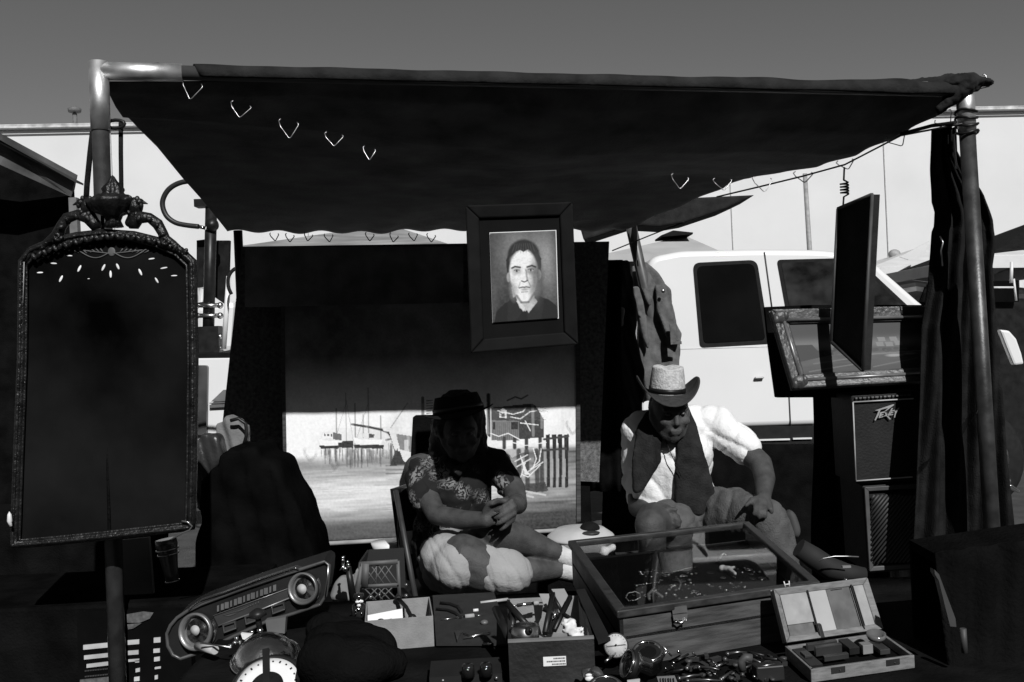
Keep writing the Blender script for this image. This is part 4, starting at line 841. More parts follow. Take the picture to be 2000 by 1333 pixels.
# ================================================================ people
def leafmat():
    m = bpy.data.materials.new('leaf_print_cotton'); m.use_nodes = True; t = m.node_tree; b = t.nodes['Principled BSDF']; b.inputs['Roughness'].default_value = .95; b.inputs['Specular IOR Level'].default_value = .1
    tc = t.nodes.new('ShaderNodeTexCoord'); nz = t.nodes.new('ShaderNodeTexNoise'); nz.inputs['Scale'].default_value = 7
    ad = t.nodes.new('ShaderNodeVectorMath'); ad.operation = 'MULTIPLY_ADD'; ad.inputs[1].default_value = (.10, .10, .10)
    t.links.new(tc.outputs['Object'], nz.inputs[0]); t.links.new(nz.outputs['Color'], ad.inputs[0]); t.links.new(tc.outputs['Object'], ad.inputs[2])
    vo = t.nodes.new('ShaderNodeTexVoronoi'); vo.inputs['Scale'].default_value = 12; t.links.new(ad.outputs[0], vo.inputs['Vector'])
    wv = t.nodes.new('ShaderNodeTexWave'); wv.inputs['Scale'].default_value = 9; wv.inputs['Distortion'].default_value = 24; wv.inputs['Detail'].default_value = 4; wv.inputs['Detail Scale'].default_value = 2.5; t.links.new(ad.outputs[0], wv.inputs[0])
    r1 = t.nodes.new('ShaderNodeMapRange'); r1.inputs['From Min'].default_value = .56; r1.inputs['From Max'].default_value = .3; t.links.new(vo.outputs['Distance'], r1.inputs[0])
    r2 = t.nodes.new('ShaderNodeMapRange'); r2.inputs['From Min'].default_value = .25; r2.inputs['From Max'].default_value = .75; t.links.new(wv.outputs[0], r2.inputs[0])
    r3 = t.nodes.new('ShaderNodeMapRange'); r3.inputs['From Min'].default_value = .32; r3.inputs['From Max'].default_value = .38; t.links.new(vo.outputs['Color'], r3.inputs[0])
    m1 = t.nodes.new('ShaderNodeMath'); m1.operation = 'MULTIPLY'; m2 = t.nodes.new('ShaderNodeMath'); m2.operation = 'MULTIPLY'
    t.links.new(r1.outputs[0], m1.inputs[0]); t.links.new(r2.outputs[0], m1.inputs[1]); t.links.new(m1.outputs[0], m2.inputs[0]); m2.inputs[1].default_value = 1.0
    mx = t.nodes.new('ShaderNodeMix'); mx.data_type = 'RGBA'; mx.inputs[6].default_value = (.018, .018, .018, 1); mx.inputs[7].default_value = (.21, .21, .21, 1)
    t.links.new(m2.outputs[0], mx.inputs[0]); t.links.new(mx.outputs[2], b.inputs['Base Color']); return m
leaf = leafmat()
def head(g, c, yaw=0.0, pitch=0.0):
    Mx = Matrix.Rotation(yaw, 3, 'Z') @ Matrix.Rotation(pitch, 3, 'X')
    T = lambda x, y, z: c + Mx @ Vector((x, y, z))
    g.ell(T(0, .01, .02), (.076, .095, .10), Mx, 24); g.ell(T(0, -.02, -.04), (.060, .07, .075), Mx, 20); g.cap(T(0, -.055, -.088), .028, T(0, -.03, -.08), .04)
    for s_ in (-1, 1):
        g.cap(T(s_ * .03, -.04, -.08), .024, T(s_ * .058, .0, -.035), .026); g.ell(T(s_ * .042, -.066, -.022), (.024, .02, .02), Mx, 12); g.ell(T(s_ * .078, .012, -.01), (.010, .02, .032), Mx, 12)
        g.cap(T(s_ * .012, -.089, .028), .009, T(s_ * .048, -.078, .030), .009, 10); g.ell(T(s_ * .010, -.092, -.030), (.008, .009, .007), Mx, 10)
    g.cap(T(0, -.088, .015), .010, T(0, -.102, -.024), .0115, 12)
    g.cap(T(-.02, -.088, -.056), .0075, T(.02, -.088, -.056), .0075, 10); g.cap(T(-.016, -.086, -.067), .008, T(.016, -.086, -.067), .008, 10)
    return T
def chain(g, pts):
    for (a, ra), (b, rb_) in zip(pts, pts[1:]): g.cap(a, ra, b, rb_)
# ---------------- man at left
m1 = empty('person', Vector((P(885, 1100, 4.35).x, 4.35, 0)), 'seated person in dark floral shirt, pale shorts and black hat hugging one knee', 'person')
g = MB()
hc = P(899, 846, 4.18); T1 = head(g, hc, .15, .12)
chain(g, [(P(894, 880, 4.22), .055), (P(890, 915, 4.28), .062)])
chain(g, [(P(820, 918, 4.28), .07), (P(890, 905, 4.3), .08), (P(968, 908, 4.3), .07)])
chain(g, [(P(888, 950, 4.3), .15), (P(880, 1040, 4.35), .15), (P(882, 1105, 4.38), .16)])
chain(g, [(P(822, 925, 4.24), .056), (P(832, 965, 4.16), .050), (P(852, 1006, 4.04), .041), (P(905, 1016, 3.96), .040), (P(950, 1016, 3.88), .031)])
chain(g, [(P(980, 920, 4.26), .056), (P(1003, 955, 4.18), .050), (P(1010, 985, 4.08), .043), (P(1008, 985, 3.98), .04), (P(1000, 990, 3.9), .029)])
chain(g, [(P(905, 1095, 4.25), .10), (P(950, 1060, 4.05), .085), (P(975, 1040, 3.96), .066), (P(1020, 1055, 4.0), .060), (P(1065, 1072, 4.03), .045), (P(1098, 1084, 4.05), .034), (P(1125, 1092, 4.05), .036)])
chain(g, [(P(880, 1115, 4.25), .11), (P(908, 1100, 3.99), .10), (P(950, 1112, 3.95), .078), (P(990, 1120, 3.97), .055), (P(1045, 1114, 4.0), .050), (P(1100, 1112, 4.05), .034), (P(1128, 1116, 4.05), .036)])
def hand(g, wrist, knuckles, tips, rp=.022, rf=.0092, thumb=None, bend=.014, nrm=Vector((0, -1, 0))):
    for k in knuckles: g.cap(wrist, rp * .95, k, .0125)
    for i, (k, t) in enumerate(zip(knuckles, tips)):
        mid = k * .5 + t * .5 + nrm * bend; q = k * .2 + t * .8 + nrm * bend * .7
        g.cap(k, rf * 1.12, mid, rf * 1.02, 12); g.cap(mid, rf * 1.02, q, rf * .95, 12); g.cap(q, rf * .95, t, rf * .82, 12)
    if thumb:
        a, b, c = thumb; g.cap(a, .015, b, .0115, 12); g.cap(b, .0115, c, .009, 12)
hand(g, P(1002, 988, 3.88), [P(1000, 978, 3.84), P(1004, 990, 3.83), P(1004, 1003, 3.83), P(1001, 1016, 3.84)], [P(967, 998, 3.82), P(967, 1012, 3.81), P(970, 1025, 3.81), P(977, 1036, 3.82)], thumb=(P(995, 980, 3.87), P(975, 978, 3.85), P(960, 985, 3.84)))
hand(g, P(950, 1014, 3.88), [P(962, 985, 3.87), P(955, 990, 3.87), P(960, 1004, 3.87), P(965, 1020, 3.88)], [P(990, 972, 3.89), P(996, 985, 3.9), P(998, 1000, 3.9), P(995, 1020, 3.9)], thumb=(P(948, 1000, 3.87), P(955, 984, 3.85), P(972, 976, 3.84)))
g.cap(P(908, 1095, 3.955), .108, P(942, 1108, 3.95), .100)
g.build('body', skin, m1, remesh=.0062, smooth=4)
g = MB()
chain(g, [(P(828, 918, 4.28), .074), (P(890, 905, 4.3), .09), (P(962, 905, 4.3), .076)])
chain(g, [(P(892, 945, 4.29), .155), (P(882, 1000, 4.33), .158), (P(876, 1055, 4.36), .165), (P(876, 1080, 4.38), .16)])
chain(g, [(P(822, 922, 4.25), .070), (P(828, 968, 4.15), .070)])
chain(g, [(P(972, 914, 4.27), .068), (P(990, 945, 4.2), .064)])
for x, y, d in ((893, 895, 4.18),): g.cap(P(870, 900, 4.2), .02, P(893, 925, 4.12), .018); g.cap(P(915, 898, 4.2), .02, P(893, 925, 4.12), .018)
fsh = g.build('floral_shirt', leaf, m1, remesh=.008, smooth=6, disp=.02, dscale=.06)
def crease(o, amp, f, k=1.0):
    push(o, lambda x, y, z: -amp * (1 - np.abs(np.sin(x * f + 1.8 * np.sin(z * 9 * k + y * 7) + z * f * .35 * k))) ** 3 - amp * .6 * (1 - np.abs(np.sin(z * f * .8 - x * f * .5 + 1.5 * np.sin(x * 11)))) ** 4)
crease(fsh, .010, 24)
g = MB()
chain(g, [(P(884, 1080, 4.36), .165), (P(884, 1090, 4.2), .135), (P(876, 1098, 4.02), .105), (P(890, 1106, 3.93), .100)])
chain(g, [(P(905, 1090, 4.22), .13), (P(930, 1072, 4.10), .10)]); chain(g, [(P(925, 1116, 4.1), .11), (P(970, 1116, 3.93), .090), (P(1000, 1120, 3.93), .084)])
chain(g, [(P(862, 1075, 4.12), .075), (P(862, 1120, 4.05), .08), (P(900, 1135, 3.98), .07)]); chain(g, [(P(868, 1090, 4.0), .10), (P(930, 1098, 3.97), .105), (P(990, 1112, 3.94), .085)]); g.cap(P(985, 1090, 3.96), .055, P(990, 1138, 3.94), .055)
sh_ = g.build('shorts', shorts_m, m1, remesh=.007, smooth=8)
push(sh_, lambda x, y, z: -.007 * (1 - np.abs(np.sin(x * 27 + 1.2 * np.sin(z * 8 + 1) + y * 4 + z * 9))) ** 4 - .004 * (1 - np.abs(np.sin(x * 61 + z * 13 + y * 9))) ** 5 + .001 * np.sin(z * 120 + x * 40))
g = MB(); chain(g, [(P(895, 870, 4.25), .085), (P(896, 834, 4.25), .118), (P(897, 812, 4.23), .112)]); chain(g, [(P(862, 830, 4.25), .04), (P(856, 885, 4.26), .045)]); chain(g, [(P(932, 830, 4.26), .035), (P(936, 880, 4.27), .04)]); g.build('hair', hairm, m1, remesh=.008, smooth=3, disp=.02, dscale=.04)
def hat(parent, c, R1, R2, crown, curl, m, M, mb=None, band=True, dip=.02, pinch=.012, hgt=1.0):
    def brim(u, v):
        t = u * 2 * math.pi; r = crown + (R1 - crown) * v; ry = crown * 1.12 + (R2 - crown * 1.12) * v
        x, y = math.cos(t) * r, math.sin(t) * ry
        z = curl * abs(math.cos(t)) ** 2.5 * v ** 1.8 - dip * abs(math.sin(t)) ** 3 * v
        return c + M @ Vector((x * (1 - .10 * v * abs(math.cos(t)) ** 4), y, z))
    g = MB(); g.grid(brim, 72, 12); g.build('brim', mb or m, parent, solid=.005)
    def cr(u, v):
        t = u * 2 * math.pi; k = v
        r = crown * (1 - .22 * k ** 2) * (1 - max(0, k - .85) / .15 * .9); ry = crown * 1.14 * (1 - .16 * k ** 2) * (1 - max(0, k - .85) / .15 * .9)
        z = .125 * hgt * min(1, k / .85) + .006 * max(0, k - .85) / .15 - (pinch * math.exp(-(math.cos(t) * 3) ** 2) * k ** 3) - .03 * max(0, k - .85) / .15
        return c + M @ Vector((math.cos(t) * r, math.sin(t) * ry, z))
    g = MB(); g.grid(cr, 64, 22); g.build('crown', m, parent)
    if band:
        g = MB(); g.grid(lambda u, v: c + M @ Vector((math.cos(u * 6.2832) * crown * 1.02, math.sin(u * 6.2832) * crown * 1.15, .006 + .02 * v)), 48, 1); g.build('hat_band', blackm, parent, solid=.002)
h1 = bpy.data.objects.new('hat', None); col.objects.link(h1); h1.parent = m1; h1.matrix_parent_inverse = Matrix.Translation(-m1.location)
hat(h1, P(896, 806, 4.2), .165, .18, .106, .012, felt, Matrix.Rotation(-.12, 3, 'Y') @ Matrix.Rotation(-.05, 3, 'X'), hgt=.62)
for s_ in (-1, 1):
    g = MB(); g.ell(T1(s_ * .031, -.079, .012), (.011, .010, .007)); e_ = g.build('eye', mat('eye_white', .06, .3), m1)
for a, b in ((P(1094, 1083, 4.05), P(1128, 1093, 4.05)), (P(1096, 1112, 4.05), P(1130, 1117, 4.05))):
    g = MB(); g.cap(a, .040, b, .043); g.build('sock', mat('white_sock', .5, .95, bump=.3), m1)
for a in (P(1132, 1094, 4.05), P(1134, 1118, 4.05)):
    g = MB(); g.cap(a, .045, a + Vector((.14, -.04, -.02)), .036); g.cap(a + Vector((.0, 0, -.03)), .04, a + Vector((.15, -.04, -.045)), .03); g.build('shoe', rubber, m1, remesh=.008, smooth=3)
g = MB(); g.prism(quadpx(arc([(806, 814, 4), (900, 812, 4), (900, 925, 6), (800, 925, 6)]), 4.62), (0, .1, 0)); tag(g.build('black_case', black_cloth, bevel=.01), 'square black case standing behind the shoulder of the person in the floral shirt', 'case')
# folding chair
ch = empty('folding_chair', Vector((P(860, 1150, 4.35).x, 4.35, 0)), 'black metal folding chair under the person in the floral shirt', 'chair')
zs = P(880, 1160, 4.2).z
s0 = Vector((P(868, 1100, 4.3).x, 4.32, zs - .02))
g = MB(); g.box(s0, (.42, .42, .03)); g.build('seat', blackm, ch, bevel=.01)
g = MB(); g.quadbox([P(768, 955, 4.42), P(800, 945, 4.62), P(812, 1080, 4.62), P(785, 1090, 4.42)], .015); g.quadbox([P(768, 955, 4.5), P(960, 945, 4.62), P(960, 1020, 4.62), P(775, 1040, 4.5)], .02); g.build('backrest', blackm, ch)
for sx in (-1, 1):
    for y0, y1 in ((4.12, 4.55), (4.55, 4.08)):
        g = MB(); x = s0.x + sx * .21; g.tube([Vector((x, y0, zs if y0 < 4.3 else zs)), Vector((x, y1, 0))], .012, 8); g.build('leg', blackm, ch)
g = MB(); g.tube([P(773, 960, 4.35), P(788, 1040, 4.2), P(812, 1170, 4.05)], .012, 8); g.build('frame_tube', mat('frame_grey', .04, .5), ch)

# ---------------- man at right
m2 = empty('person', Vector((P(1340, 1000, 4.35).x, 4.35, 0)), 'seated person in cowboy hat, white t-shirt and dark scarf with one hand on the knee', 'person')
g = MB(); h2c = P(1309, 806, 4.14); T2 = head(g, h2c, .12, .16)
chain(g, [(P(1308, 840, 4.2), .056), (P(1312, 862, 4.26), .062)])
chain(g, [(P(1250, 845, 4.28), .07), (P(1320, 838, 4.3), .08), (P(1400, 835, 4.28), .07)])
chain(g, [(P(1318, 890, 4.32), .14), (P(1312, 960, 4.34), .14), (P(1335, 1020, 4.4), .15)])
chain(g, [(P(1408, 838, 4.26), .064), (P(1455, 880, 4.18), .054), (P(1486, 905, 4.12), .046), (P(1494, 935, 4.05), .043), (P(1491, 972, 3.93), .029)])
hand(g, P(1490, 972, 3.92), [P(1474, 980, 3.88), P(1483, 982, 3.865), P(1493, 982, 3.865), P(1502, 984, 3.88)], [P(1472, 1006, 3.84), P(1482, 1013, 3.83), P(1494, 1012, 3.83), P(1507, 1003, 3.85)], thumb=(P(1482, 974, 3.9), P(1468, 976, 3.88), P(1457, 988, 3.87)), bend=.016)
chain(g, [(P(1252, 850, 4.32), .06), (P(1244, 930, 4.40), .048), (P(1246, 992, 4.25), .042), (P(1268, 1004, 4.05), .038), (P(1292, 1008, 3.92), .03)])
hand(g, P(1292, 1008, 3.92), [P(1304, 1002, 3.9), P(1308, 1009, 3.89), P(1310, 1017, 3.89), P(1306, 1024, 3.9)], [P(1326, 1008, 3.89), P(1330, 1018, 3.88), P(1328, 1028, 3.88), P(1320, 1034, 3.89)], thumb=(P(1294, 1002, 3.91), P(1306, 994, 3.89), P(1320, 996, 3.88)))
chain(g, [(P(1300, 1030, 4.3), .10), (P(1280, 1020, 3.95), .080), (P(1270, 1026, 3.80), .060), (P(1273, 1050, 3.79), .056), (P(1275, 1110, 3.84), .052), (P(1280, 1200, 3.9), .042), (P(1280, 1290, 3.92), .036)])
chain(g, [(P(1370, 1020, 4.3), .10), (P(1492, 1008, 3.92), .07), (P(1530, 1120, 3.9), .052), (P(1545, 1260, 3.95), .036)])
g.build('body', skin, m2, remesh=.0065, smooth=4)
g = MB()
chain(g, [(P(1252, 840, 4.28), .086), (P(1318, 834, 4.3), .098), (P(1398, 830, 4.28), .086)])
chain(g, [(P(1318, 890, 4.3), .168), (P(1312, 930, 4.32), .168), (P(1318, 960, 4.34), .172), (P(1335, 985, 4.36), .16)])
chain(g, [(P(1404, 832, 4.27), .084), (P(1452, 872, 4.19), .076), (P(1456, 877, 4.18), .07)])
chain(g, [(P(1250, 845, 4.30), .080), (P(1243, 900, 4.33), .070), (P(1243, 940, 4.36), .066)]); chain(g, [(P(1296, 880, 4.31), .155), (P(1292, 960, 4.33), .160)])
g.build('white_tshirt', tshirt, m2, remesh=.008, smooth=6, disp=.016, dscale=.06); crease(col.objects[-1] if False else bpy.data.objects[[o.name for o in m2.children if o.name.startswith('white_tshirt')][0]], .012, 20)
g = MB(); chain(g, [(P(1365, 1010, 4.32), .135), (P(1430, 1005, 4.12), .115), (P(1498, 1018, 3.92), .088), (P(1520, 1080, 3.92), .08), (P(1540, 1170, 3.95), .07), (P(1550, 1280, 3.98), .06)]); g.cap(P(1320, 1030, 4.35), .14, P(1310, 1030, 4.15), .12)
g.build('jeans', mat('faded_denim', .075, .95, var=.3, scale=18, bump=.5, bscale=160), m2, remesh=.008, smooth=6, disp=.012, dscale=.05); crease([o for o in m2.children if o.name.startswith('jeans')][0], .009, 26)
for nm_, pts in (('scarf', [(1262, 806), (1278, 800), (1298, 838), (1292, 870), (1294, 900), (1268, 944), (1254, 962), (1238, 966), (1236, 900), (1244, 838)]), ('scarf', [(1330, 800), (1346, 792), (1360, 830), (1372, 870), (1386, 910), (1402, 985), (1398, 1012), (1320, 1004), (1319, 930), (1322, 870), (1328, 845)])):
    q = []
    g = MB(); zc = [P(x, y, 4.115 if y > 840 else 4.17) for x, y in pts]; g.prism(zc, (0, .045, 0)); g.build(nm_, mat('dark_scarf', .020, .95, var=.4, scale=20, bump=.5, bscale=120, spec=.1), m2, remesh=.008, smooth=10, disp=.016, dscale=.08)
h2 = bpy.data.objects.new('cowboy_hat', None); col.objects.link(h2); h2.parent = m2; h2.matrix_parent_inverse = Matrix.Translation(-m2.location)
hat(h2, P(1303, 768, 4.15), .142, .17, .074, .070, straw, Matrix.Rotation(.06, 3, 'Y') @ Matrix.Rotation(.10, 3, 'X'), mb=mat('shaded_straw', .03, .9, var=.4, scale=60, bump=.5), dip=.03, hgt=.92)  # brim straw darkened to paint in the shade on its curl
g = MB(); chain(g, [(h2c + Vector((0, .05, .02)), .085), (h2c + Vector((0, .05, -.03)), .08)]); g.build('hair', hairm, m2, remesh=.008, smooth=3)
for s_ in (-1, 1):
    g = MB(); g.ell(T2(s_ * .031, -.079, .012), (.011, .010, .007)); g.build('eye', mat('eye_white'), m2)
g = MB(); g.tube([P(1296, 850, 4.13), P(1312, 890, 4.1), P(1330, 930, 4.1)], .0018, 5); g.build('lanyard', blackm, m2)
g = MB(); g.cap(P(1280, 1300, 3.9), .05, P(1270, 1325, 3.72), .04); g.build('shoe', rubber, m2)
g = MB(); g.cap(P(1552, 1290, 3.98), .05, P(1560, 1320, 3.8), .04); g.build('shoe', rubber, m2)
st = empty('stool', Vector((P(1340, 1050, 4.4).x, 4.4, 0)), 'dark low stool under the person in the cowboy hat', 'stool')
zz = P(1340, 1075, 4.4).z
g = MB(); g.lathe([(0, -.04), (.2, -.04), (.21, -.01), (.2, 0), (0, 0)], Vector((P(1340, 1050, 4.4).x, 4.4, zz))); g.build('seat', blackm, st)
for k in range(4):
    g = MB(); c = Vector((P(1340, 1050, 4.4).x, 4.4, 0)); a = math.pi / 4 + k * math.pi / 2; g.tube([c + Vector((.14 * math.cos(a), .14 * math.sin(a), zz - .03)), c + Vector((.2 * math.cos(a), .2 * math.sin(a), 0))], .014, 8); g.build('leg', blackm, st)
# grey bag by the right man's knee
cloth('grey_pouch', [(1524, 1002), (1548, 998), (1556, 1010), (1558, 1045), (1540, 1050), (1528, 1040)], 4.0, mat('pouch', .05, .8), 'small grey pouch beside the jeans knee of the person in the cowboy hat', 'pouch', .05, .01, .04)
# white round tub with black cap on top, on a black stand
tb = empty('white_tub', P(1134, 1080, 4.15), 'round white plastic tub with bright rim between the two seated people', 'tub')
c = P(1135, 1079, 4.15)
g = MB(); g.lathe([(0, 0), (.10, 0), (.128, .02), (.137, .055), (.140, .06), (0, .06)], c, seg=48); g.build('bowl', mat('tub_plastic', .42, .6, var=.08), tb)
g = MB(); g.lathe([(0, .06), (.141, .06), (.141, .068), (.136, .074), (.10, .10), (.03, .108), (0, .108)], c, seg=48); g.build('lid', mat('tub_lid', .5, .5, var=.1), tb)
cp = empty('soft_hat', P(1152, 1040, 4.1), 'black cloth peaked hat lying on the lid of the white tub', 'hat')
g = MB(); g.ell(P(1152, 1033, 4.12), (.042, .05, .028)); g.build('crown', felt, cp)
g = MB(); g.ell(P(1153, 1041, 4.06), (.04, .03, .006)); g.build('peak', mat('cap_peak', .04, .4), cp)
g = MB(); g.box(Vector((c.x, c.y + .02, c.z / 2 - .01)), (.3, .26, c.z - .02)); tag(g.build('black_box', black_cloth, bevel=.01), 'black box stand carrying the white tub', 'box')
cloth('white_rag', [(1150, 1090), (1160, 1083), (1190, 1072), (1200, 1066), (1204, 1072), (1190, 1080), (1165, 1088)], 4.02, whitepaper, 'crumpled white rag in front of the white tub', 'rag', .03, .02, .03)
g = MB(); b = P(762, 1094, 4.6); g.lathe([(0, 0), (.04, 0), (.075, .05), (.085, .085), (0, .085)], b); tag(g.build('white_pail', whiteplas), 'white plastic bowl on the floor behind the folding chair', 'bowl')
g = MB(); b.z = b.z / 2; g.box((b.x, b.y, b.z - .01), (.2, .2, b.z * 2 - .02)); tag(g.build('dark_carton', black_cloth), 'dark carton under the white bowl behind the folding chair', 'carton')
# ================================================================ tables and the goods on them
TZ = 0.78
tbm = mat('table_cloth_black', 0.008, 1.0, var=0.5, scale=7, bump=0.4, bscale=80, spec=0.02)
def table(name, x0, x1, y0, y1, z, label, m=tbm):
    e = empty(name, Vector(((x0 + x1) / 2, (y0 + y1) / 2, 0)), label, 'table')
    g = MB(); g.box(((x0 + x1) / 2, (y0 + y1) / 2, z - .02), (x1 - x0, y1 - y0, .03)); g.build('tabletop', midwood, e)
    def cl(u, v):
        x = x0 - .02 + (x1 - x0 + .04) * u
        w_ = .005 * math.sin(u * 50) * (1 if v > .35 and v < .65 else 1)
        if v < .3: return Vector((x, y0 - .02 + .01 * math.sin(u * 60) - .02 * (1 - v / .3), z * v / .3 * .98 + .0))
        if v > .7: return Vector((x, y1 + .02 + .01 * math.sin(u * 66) + .02 * (v - .7) / .3, z * (1 - (v - .7) / .3) * .98))
        t = (v - .3) / .4; return Vector((x, y0 - .02 + (y1 - y0 + .04) * t, z - .001 + .0006 * math.sin(u * 40 + t * 13)))
    g = MB(); g.grid(cl, 120, 30); g.build('tablecloth', m, e, solid=.003)
    for x in (x0 + .08, x1 - .08):
        for y in (y0 + .08, y1 - .08): g = MB(); g.tube([(x, y, 0), (x, y, z - .03)], .016, 8); g.build('leg', steel, e)
table('display_table', -.70, 1.62, .95, 2.62, TZ, 'long front table covered with a black cloth, carrying tools and trinkets')
table('side_bench', -.66, -.34, 3.0, 3.55, .55, 'low black covered bench behind the front table on the left')
def G2(x, y, z=TZ): return G(x, y, z)
def openbox(name, fl, fr, zb, h, depth, wall, m, label, cat, side=None, inner=None):
    a, b = G(*fl, zb), G(*fr, zb); ax = (b - a).normalized(); n = Vector((-ax.y, ax.x, 0)); e = empty(name, (a + b) / 2, label, cat)
    W = (b - a).length; up = Vector((0, 0, 1))
    def pt(x, y, z): return a + ax * x + n * y + up * z
    def bx(nm, x0, x1, y0, y1, z0, z1, mm):
        g = MB(); v = [pt(x0, y0, z0), pt(x1, y0, z0), pt(x1, y0, z1), pt(x0, y0, z1)]; g.quadbox(v, 0, n * (y1 - y0)); return g.build(nm, mm, e, bevel=.0008)
    bx('front_wall', 0, W, 0, wall, 0, h, m); bx('back_wall', 0, W, depth - wall, depth, 0, h, inner or m)
    bx('side_wall', 0, wall, wall, depth - wall, 0, h, m); bx('side_wall', W - wall, W, wall, depth - wall, 0, h, m); bx('floor', wall, W - wall, wall, depth - wall, 0.001, wall, inner or m)
    return e, pt, W, ax, n
# ---- cardboard box
cbx, pt, W, ax, n = openbox('cardboard_box', (715, 1274), (848.5, 1263), TZ, .068, .17, .003, cardboard, 'small open cardboard box with folded white paper inside', 'box')
g = MB(); g.quadbox([pt(W * .59, .005, .003), pt(W * .59, .165, .003), pt(W * .59, .165, .064), pt(W * .59, .005, .064)], 0, ax * .003); g.build('divider', cardboard, cbx)
g = MB(); g.quadbox([pt(.004, .05, .003), pt(W * .56, .05, .003), pt(W * .56, .105, .062), pt(.004, .10, .054)], .002); tag(g.build('folded_paper', whitepaper), 'folded white paper standing in the open cardboard box', 'paper')
g = MB(); g.tube([pt(W * .50, .15, .075), pt(W * .62, .10, .065), pt(W * .72, .05, .045), pt(W * .80, .03, .02)], .005, 8); g.ell(pt(W * .7, .06, .05), (.010, .010, .010)); g.ell(pt(W * .50, .15, .076), (.01, .006, .006)); tag(g.build('black_wrench', blackm), 'black hand tool leaning over the divider of the cardboard box', 'tool')
for fx, z_ in ((.10, .008), (.23, .014), (.38, .012)):
    g = MB(); g.ell(pt(W * fx, .045, .04 + z_), (.004 + z_ * .3, .003, .005)); tag(g.build('dark_scrap', blackm), 'small dark scrap stuck on the folded white paper', 'scrap', 'dark scraps on the white paper')
# ---- dark lump added in place of the soft shadow by the box
def bundle(name, pts, z0, m, label, cat='bundle', d0=.0, h=1.0, **k):
    g = MB()
    for (x, y, r, hh) in pts:
        p = G(x, y, z0); g.ell(p + Vector((0, 0, hh * .5)), (r, r * .9, hh * .62))
    o = g.build(name, m, None, remesh=.008, smooth=8, disp=.012, dscale=.05); return tag(o, label, cat)
bundle('shadow_stand_in', [(690, 1300, .07, .085), (735, 1302, .05, .075), (755, 1325, .045, .06), (650, 1310, .06, .09), (690, 1335, .09, .08), (640, 1345, .06, .10), (640, 1262, .05, .07), (690, 1262, .04, .06)], TZ, black_cloth, 'dark lump added as the soft shadow in front of the cardboard box')
# ---- dashboard cluster
DD = 2.34
cu = empty('dashboard_cluster', P(480, 1285, DD), 'old car dashboard gauge cluster with two round dials, tilted on the left of the table', 'gauge cluster')
def Z(x, y): return (300 + x * .2198, 1040 + y * .2198)
ol = [Z(*p) for p in ((118, 900), (150, 830), (210, 760), (300, 700), (420, 640), (800, 500), (1180, 370), (1520, 262), (1560, 290), (1550, 420), (1530, 560), (1480, 640), (1250, 720), (1000, 795), (700, 930), (430, 1062), (240, 1125), (170, 1090), (125, 1010))]
g = MB(); g.prism(quadpx(ol, DD), (0, .09, .01)); g.build('housing', mat('housing_black', .012, .5, spec=.3), cu, bevel=.004)
g = MB(); pp = quadpx(ol, DD - .006); g.tube(pp, .0042, 8, closed=True); g.build('bezel', mat('bezel_grey', .10, .35, metal=.4, var=.4), cu)
g = MB(); q = [Z(*p) for p in ((310, 700), (400, 612), (620, 540), (820, 465), (1000, 400), (1250, 315), (1300, 330), (1190, 365), (800, 495), (430, 630))]; g.prism(quadpx(q, DD - .012), (0, .03, 0)); g.build('top_visor', mat('visor_grey', .06, .4, metal=.3), cu, bevel=.002)
g = MB(); g.tube([P(*Z(*p), DD - .016) for p in ((310, 690), (345, 650), (400, 610), (620, 540), (820, 465), (1000, 400), (1250, 318), (1290, 325))], .0016, 6); g.build('chrome_strip', chrome, cu)
g = MB(); g.quadbox(quadpx([Z(530, 740), Z(1200, 500), Z(1230, 575), Z(575, 832)], DD - .004), 0, (0, .006, 0)); g.build('scale_plate', mat('plate_grey', .035, .5), cu)
g = MB()
for k in range(14):
    t = k / 13; x = 572 + (1075 - 572) * t; y = 680 - 182 * t; wd = 8 + (k % 3) * 5
    g.quadbox(quadpx([Z(x - wd, y - 26), Z(x + wd, y - 32), Z(x + wd, y + 22), Z(x - wd, y + 28)], DD - .008), 0, (0, .004, 0))
for k in range(12):
    g.tube([P(*Z(620 + k * 28, 735 - k * 9), DD - .006), P(*Z(690 + k * 22, 745 - k * 12), DD - .006)], .0006, 4)
g.build('scale_marks', mat('mark_grey', .12, .5), cu)
g = MB(); g.tube([P(*Z(575, 832), DD - .006), P(*Z(860, 724), DD - .006), P(*Z(1230, 575), DD - .006)], .0018, 6); g.tube([P(*Z(530, 742), DD - .006), P(*Z(1190, 502), DD - .006)], .001, 6); g.build('trim_line', mat('trim_silver', .25, .35, metal=.5), cu)
for x, y in ((675, 845), (870, 770), (1107, 677)):
    g = MB(); fq = quadpx([Z(x - 62, y - 20), Z(x + 50, y - 55), Z(x + 62, y + 10), Z(x - 50, y + 52)], DD - .012); frm = frame('switch_bezel', fq, .003, mat('bezel_grey'), cu, .008, .002); g.quadbox([v + Vector((0, .006, 0)) for v in fq], .004); g.build('switch', mat('plate_grey'), cu)
ring_m = mat('dial_ring', .22, .35, metal=.6, var=.3)
for (x, y, r_, dx, dy) in ((390, 880, 165, -18, -8), (1342, 498, 142, -22, 8)):
    c = P(*Z(x, y), DD - .008); r = PX(r_ * .2198, DD); axd = Vector((-.25, -1, .15))
    g = MB(); g.lathe([(r * .98, 0), (r, .012), (r * .9, .016), (r * .8, .004), (r * .62, -.012), (r * .98, -.012)], c, axd, seg=40); dl = g.build('dial', ring_m, cu)
    g = MB(); g.lathe([(0, -.004), (r * .66, -.004), (r * .66, 0), (0, 0)], c, axd, seg=32); g.build('dial_face', mat('dial_black', .01, .3), dl)
    c2 = P(*Z(x + dx, y + dy), DD - .02); g = MB(); g.lathe([(0, 0), (PX(9.5, DD), 0), (PX(10, DD), .003), (0, .006)], c2, axd, seg=24); g.build('dial_centre', mat('dial_pale', .42, .6, var=.15), dl)
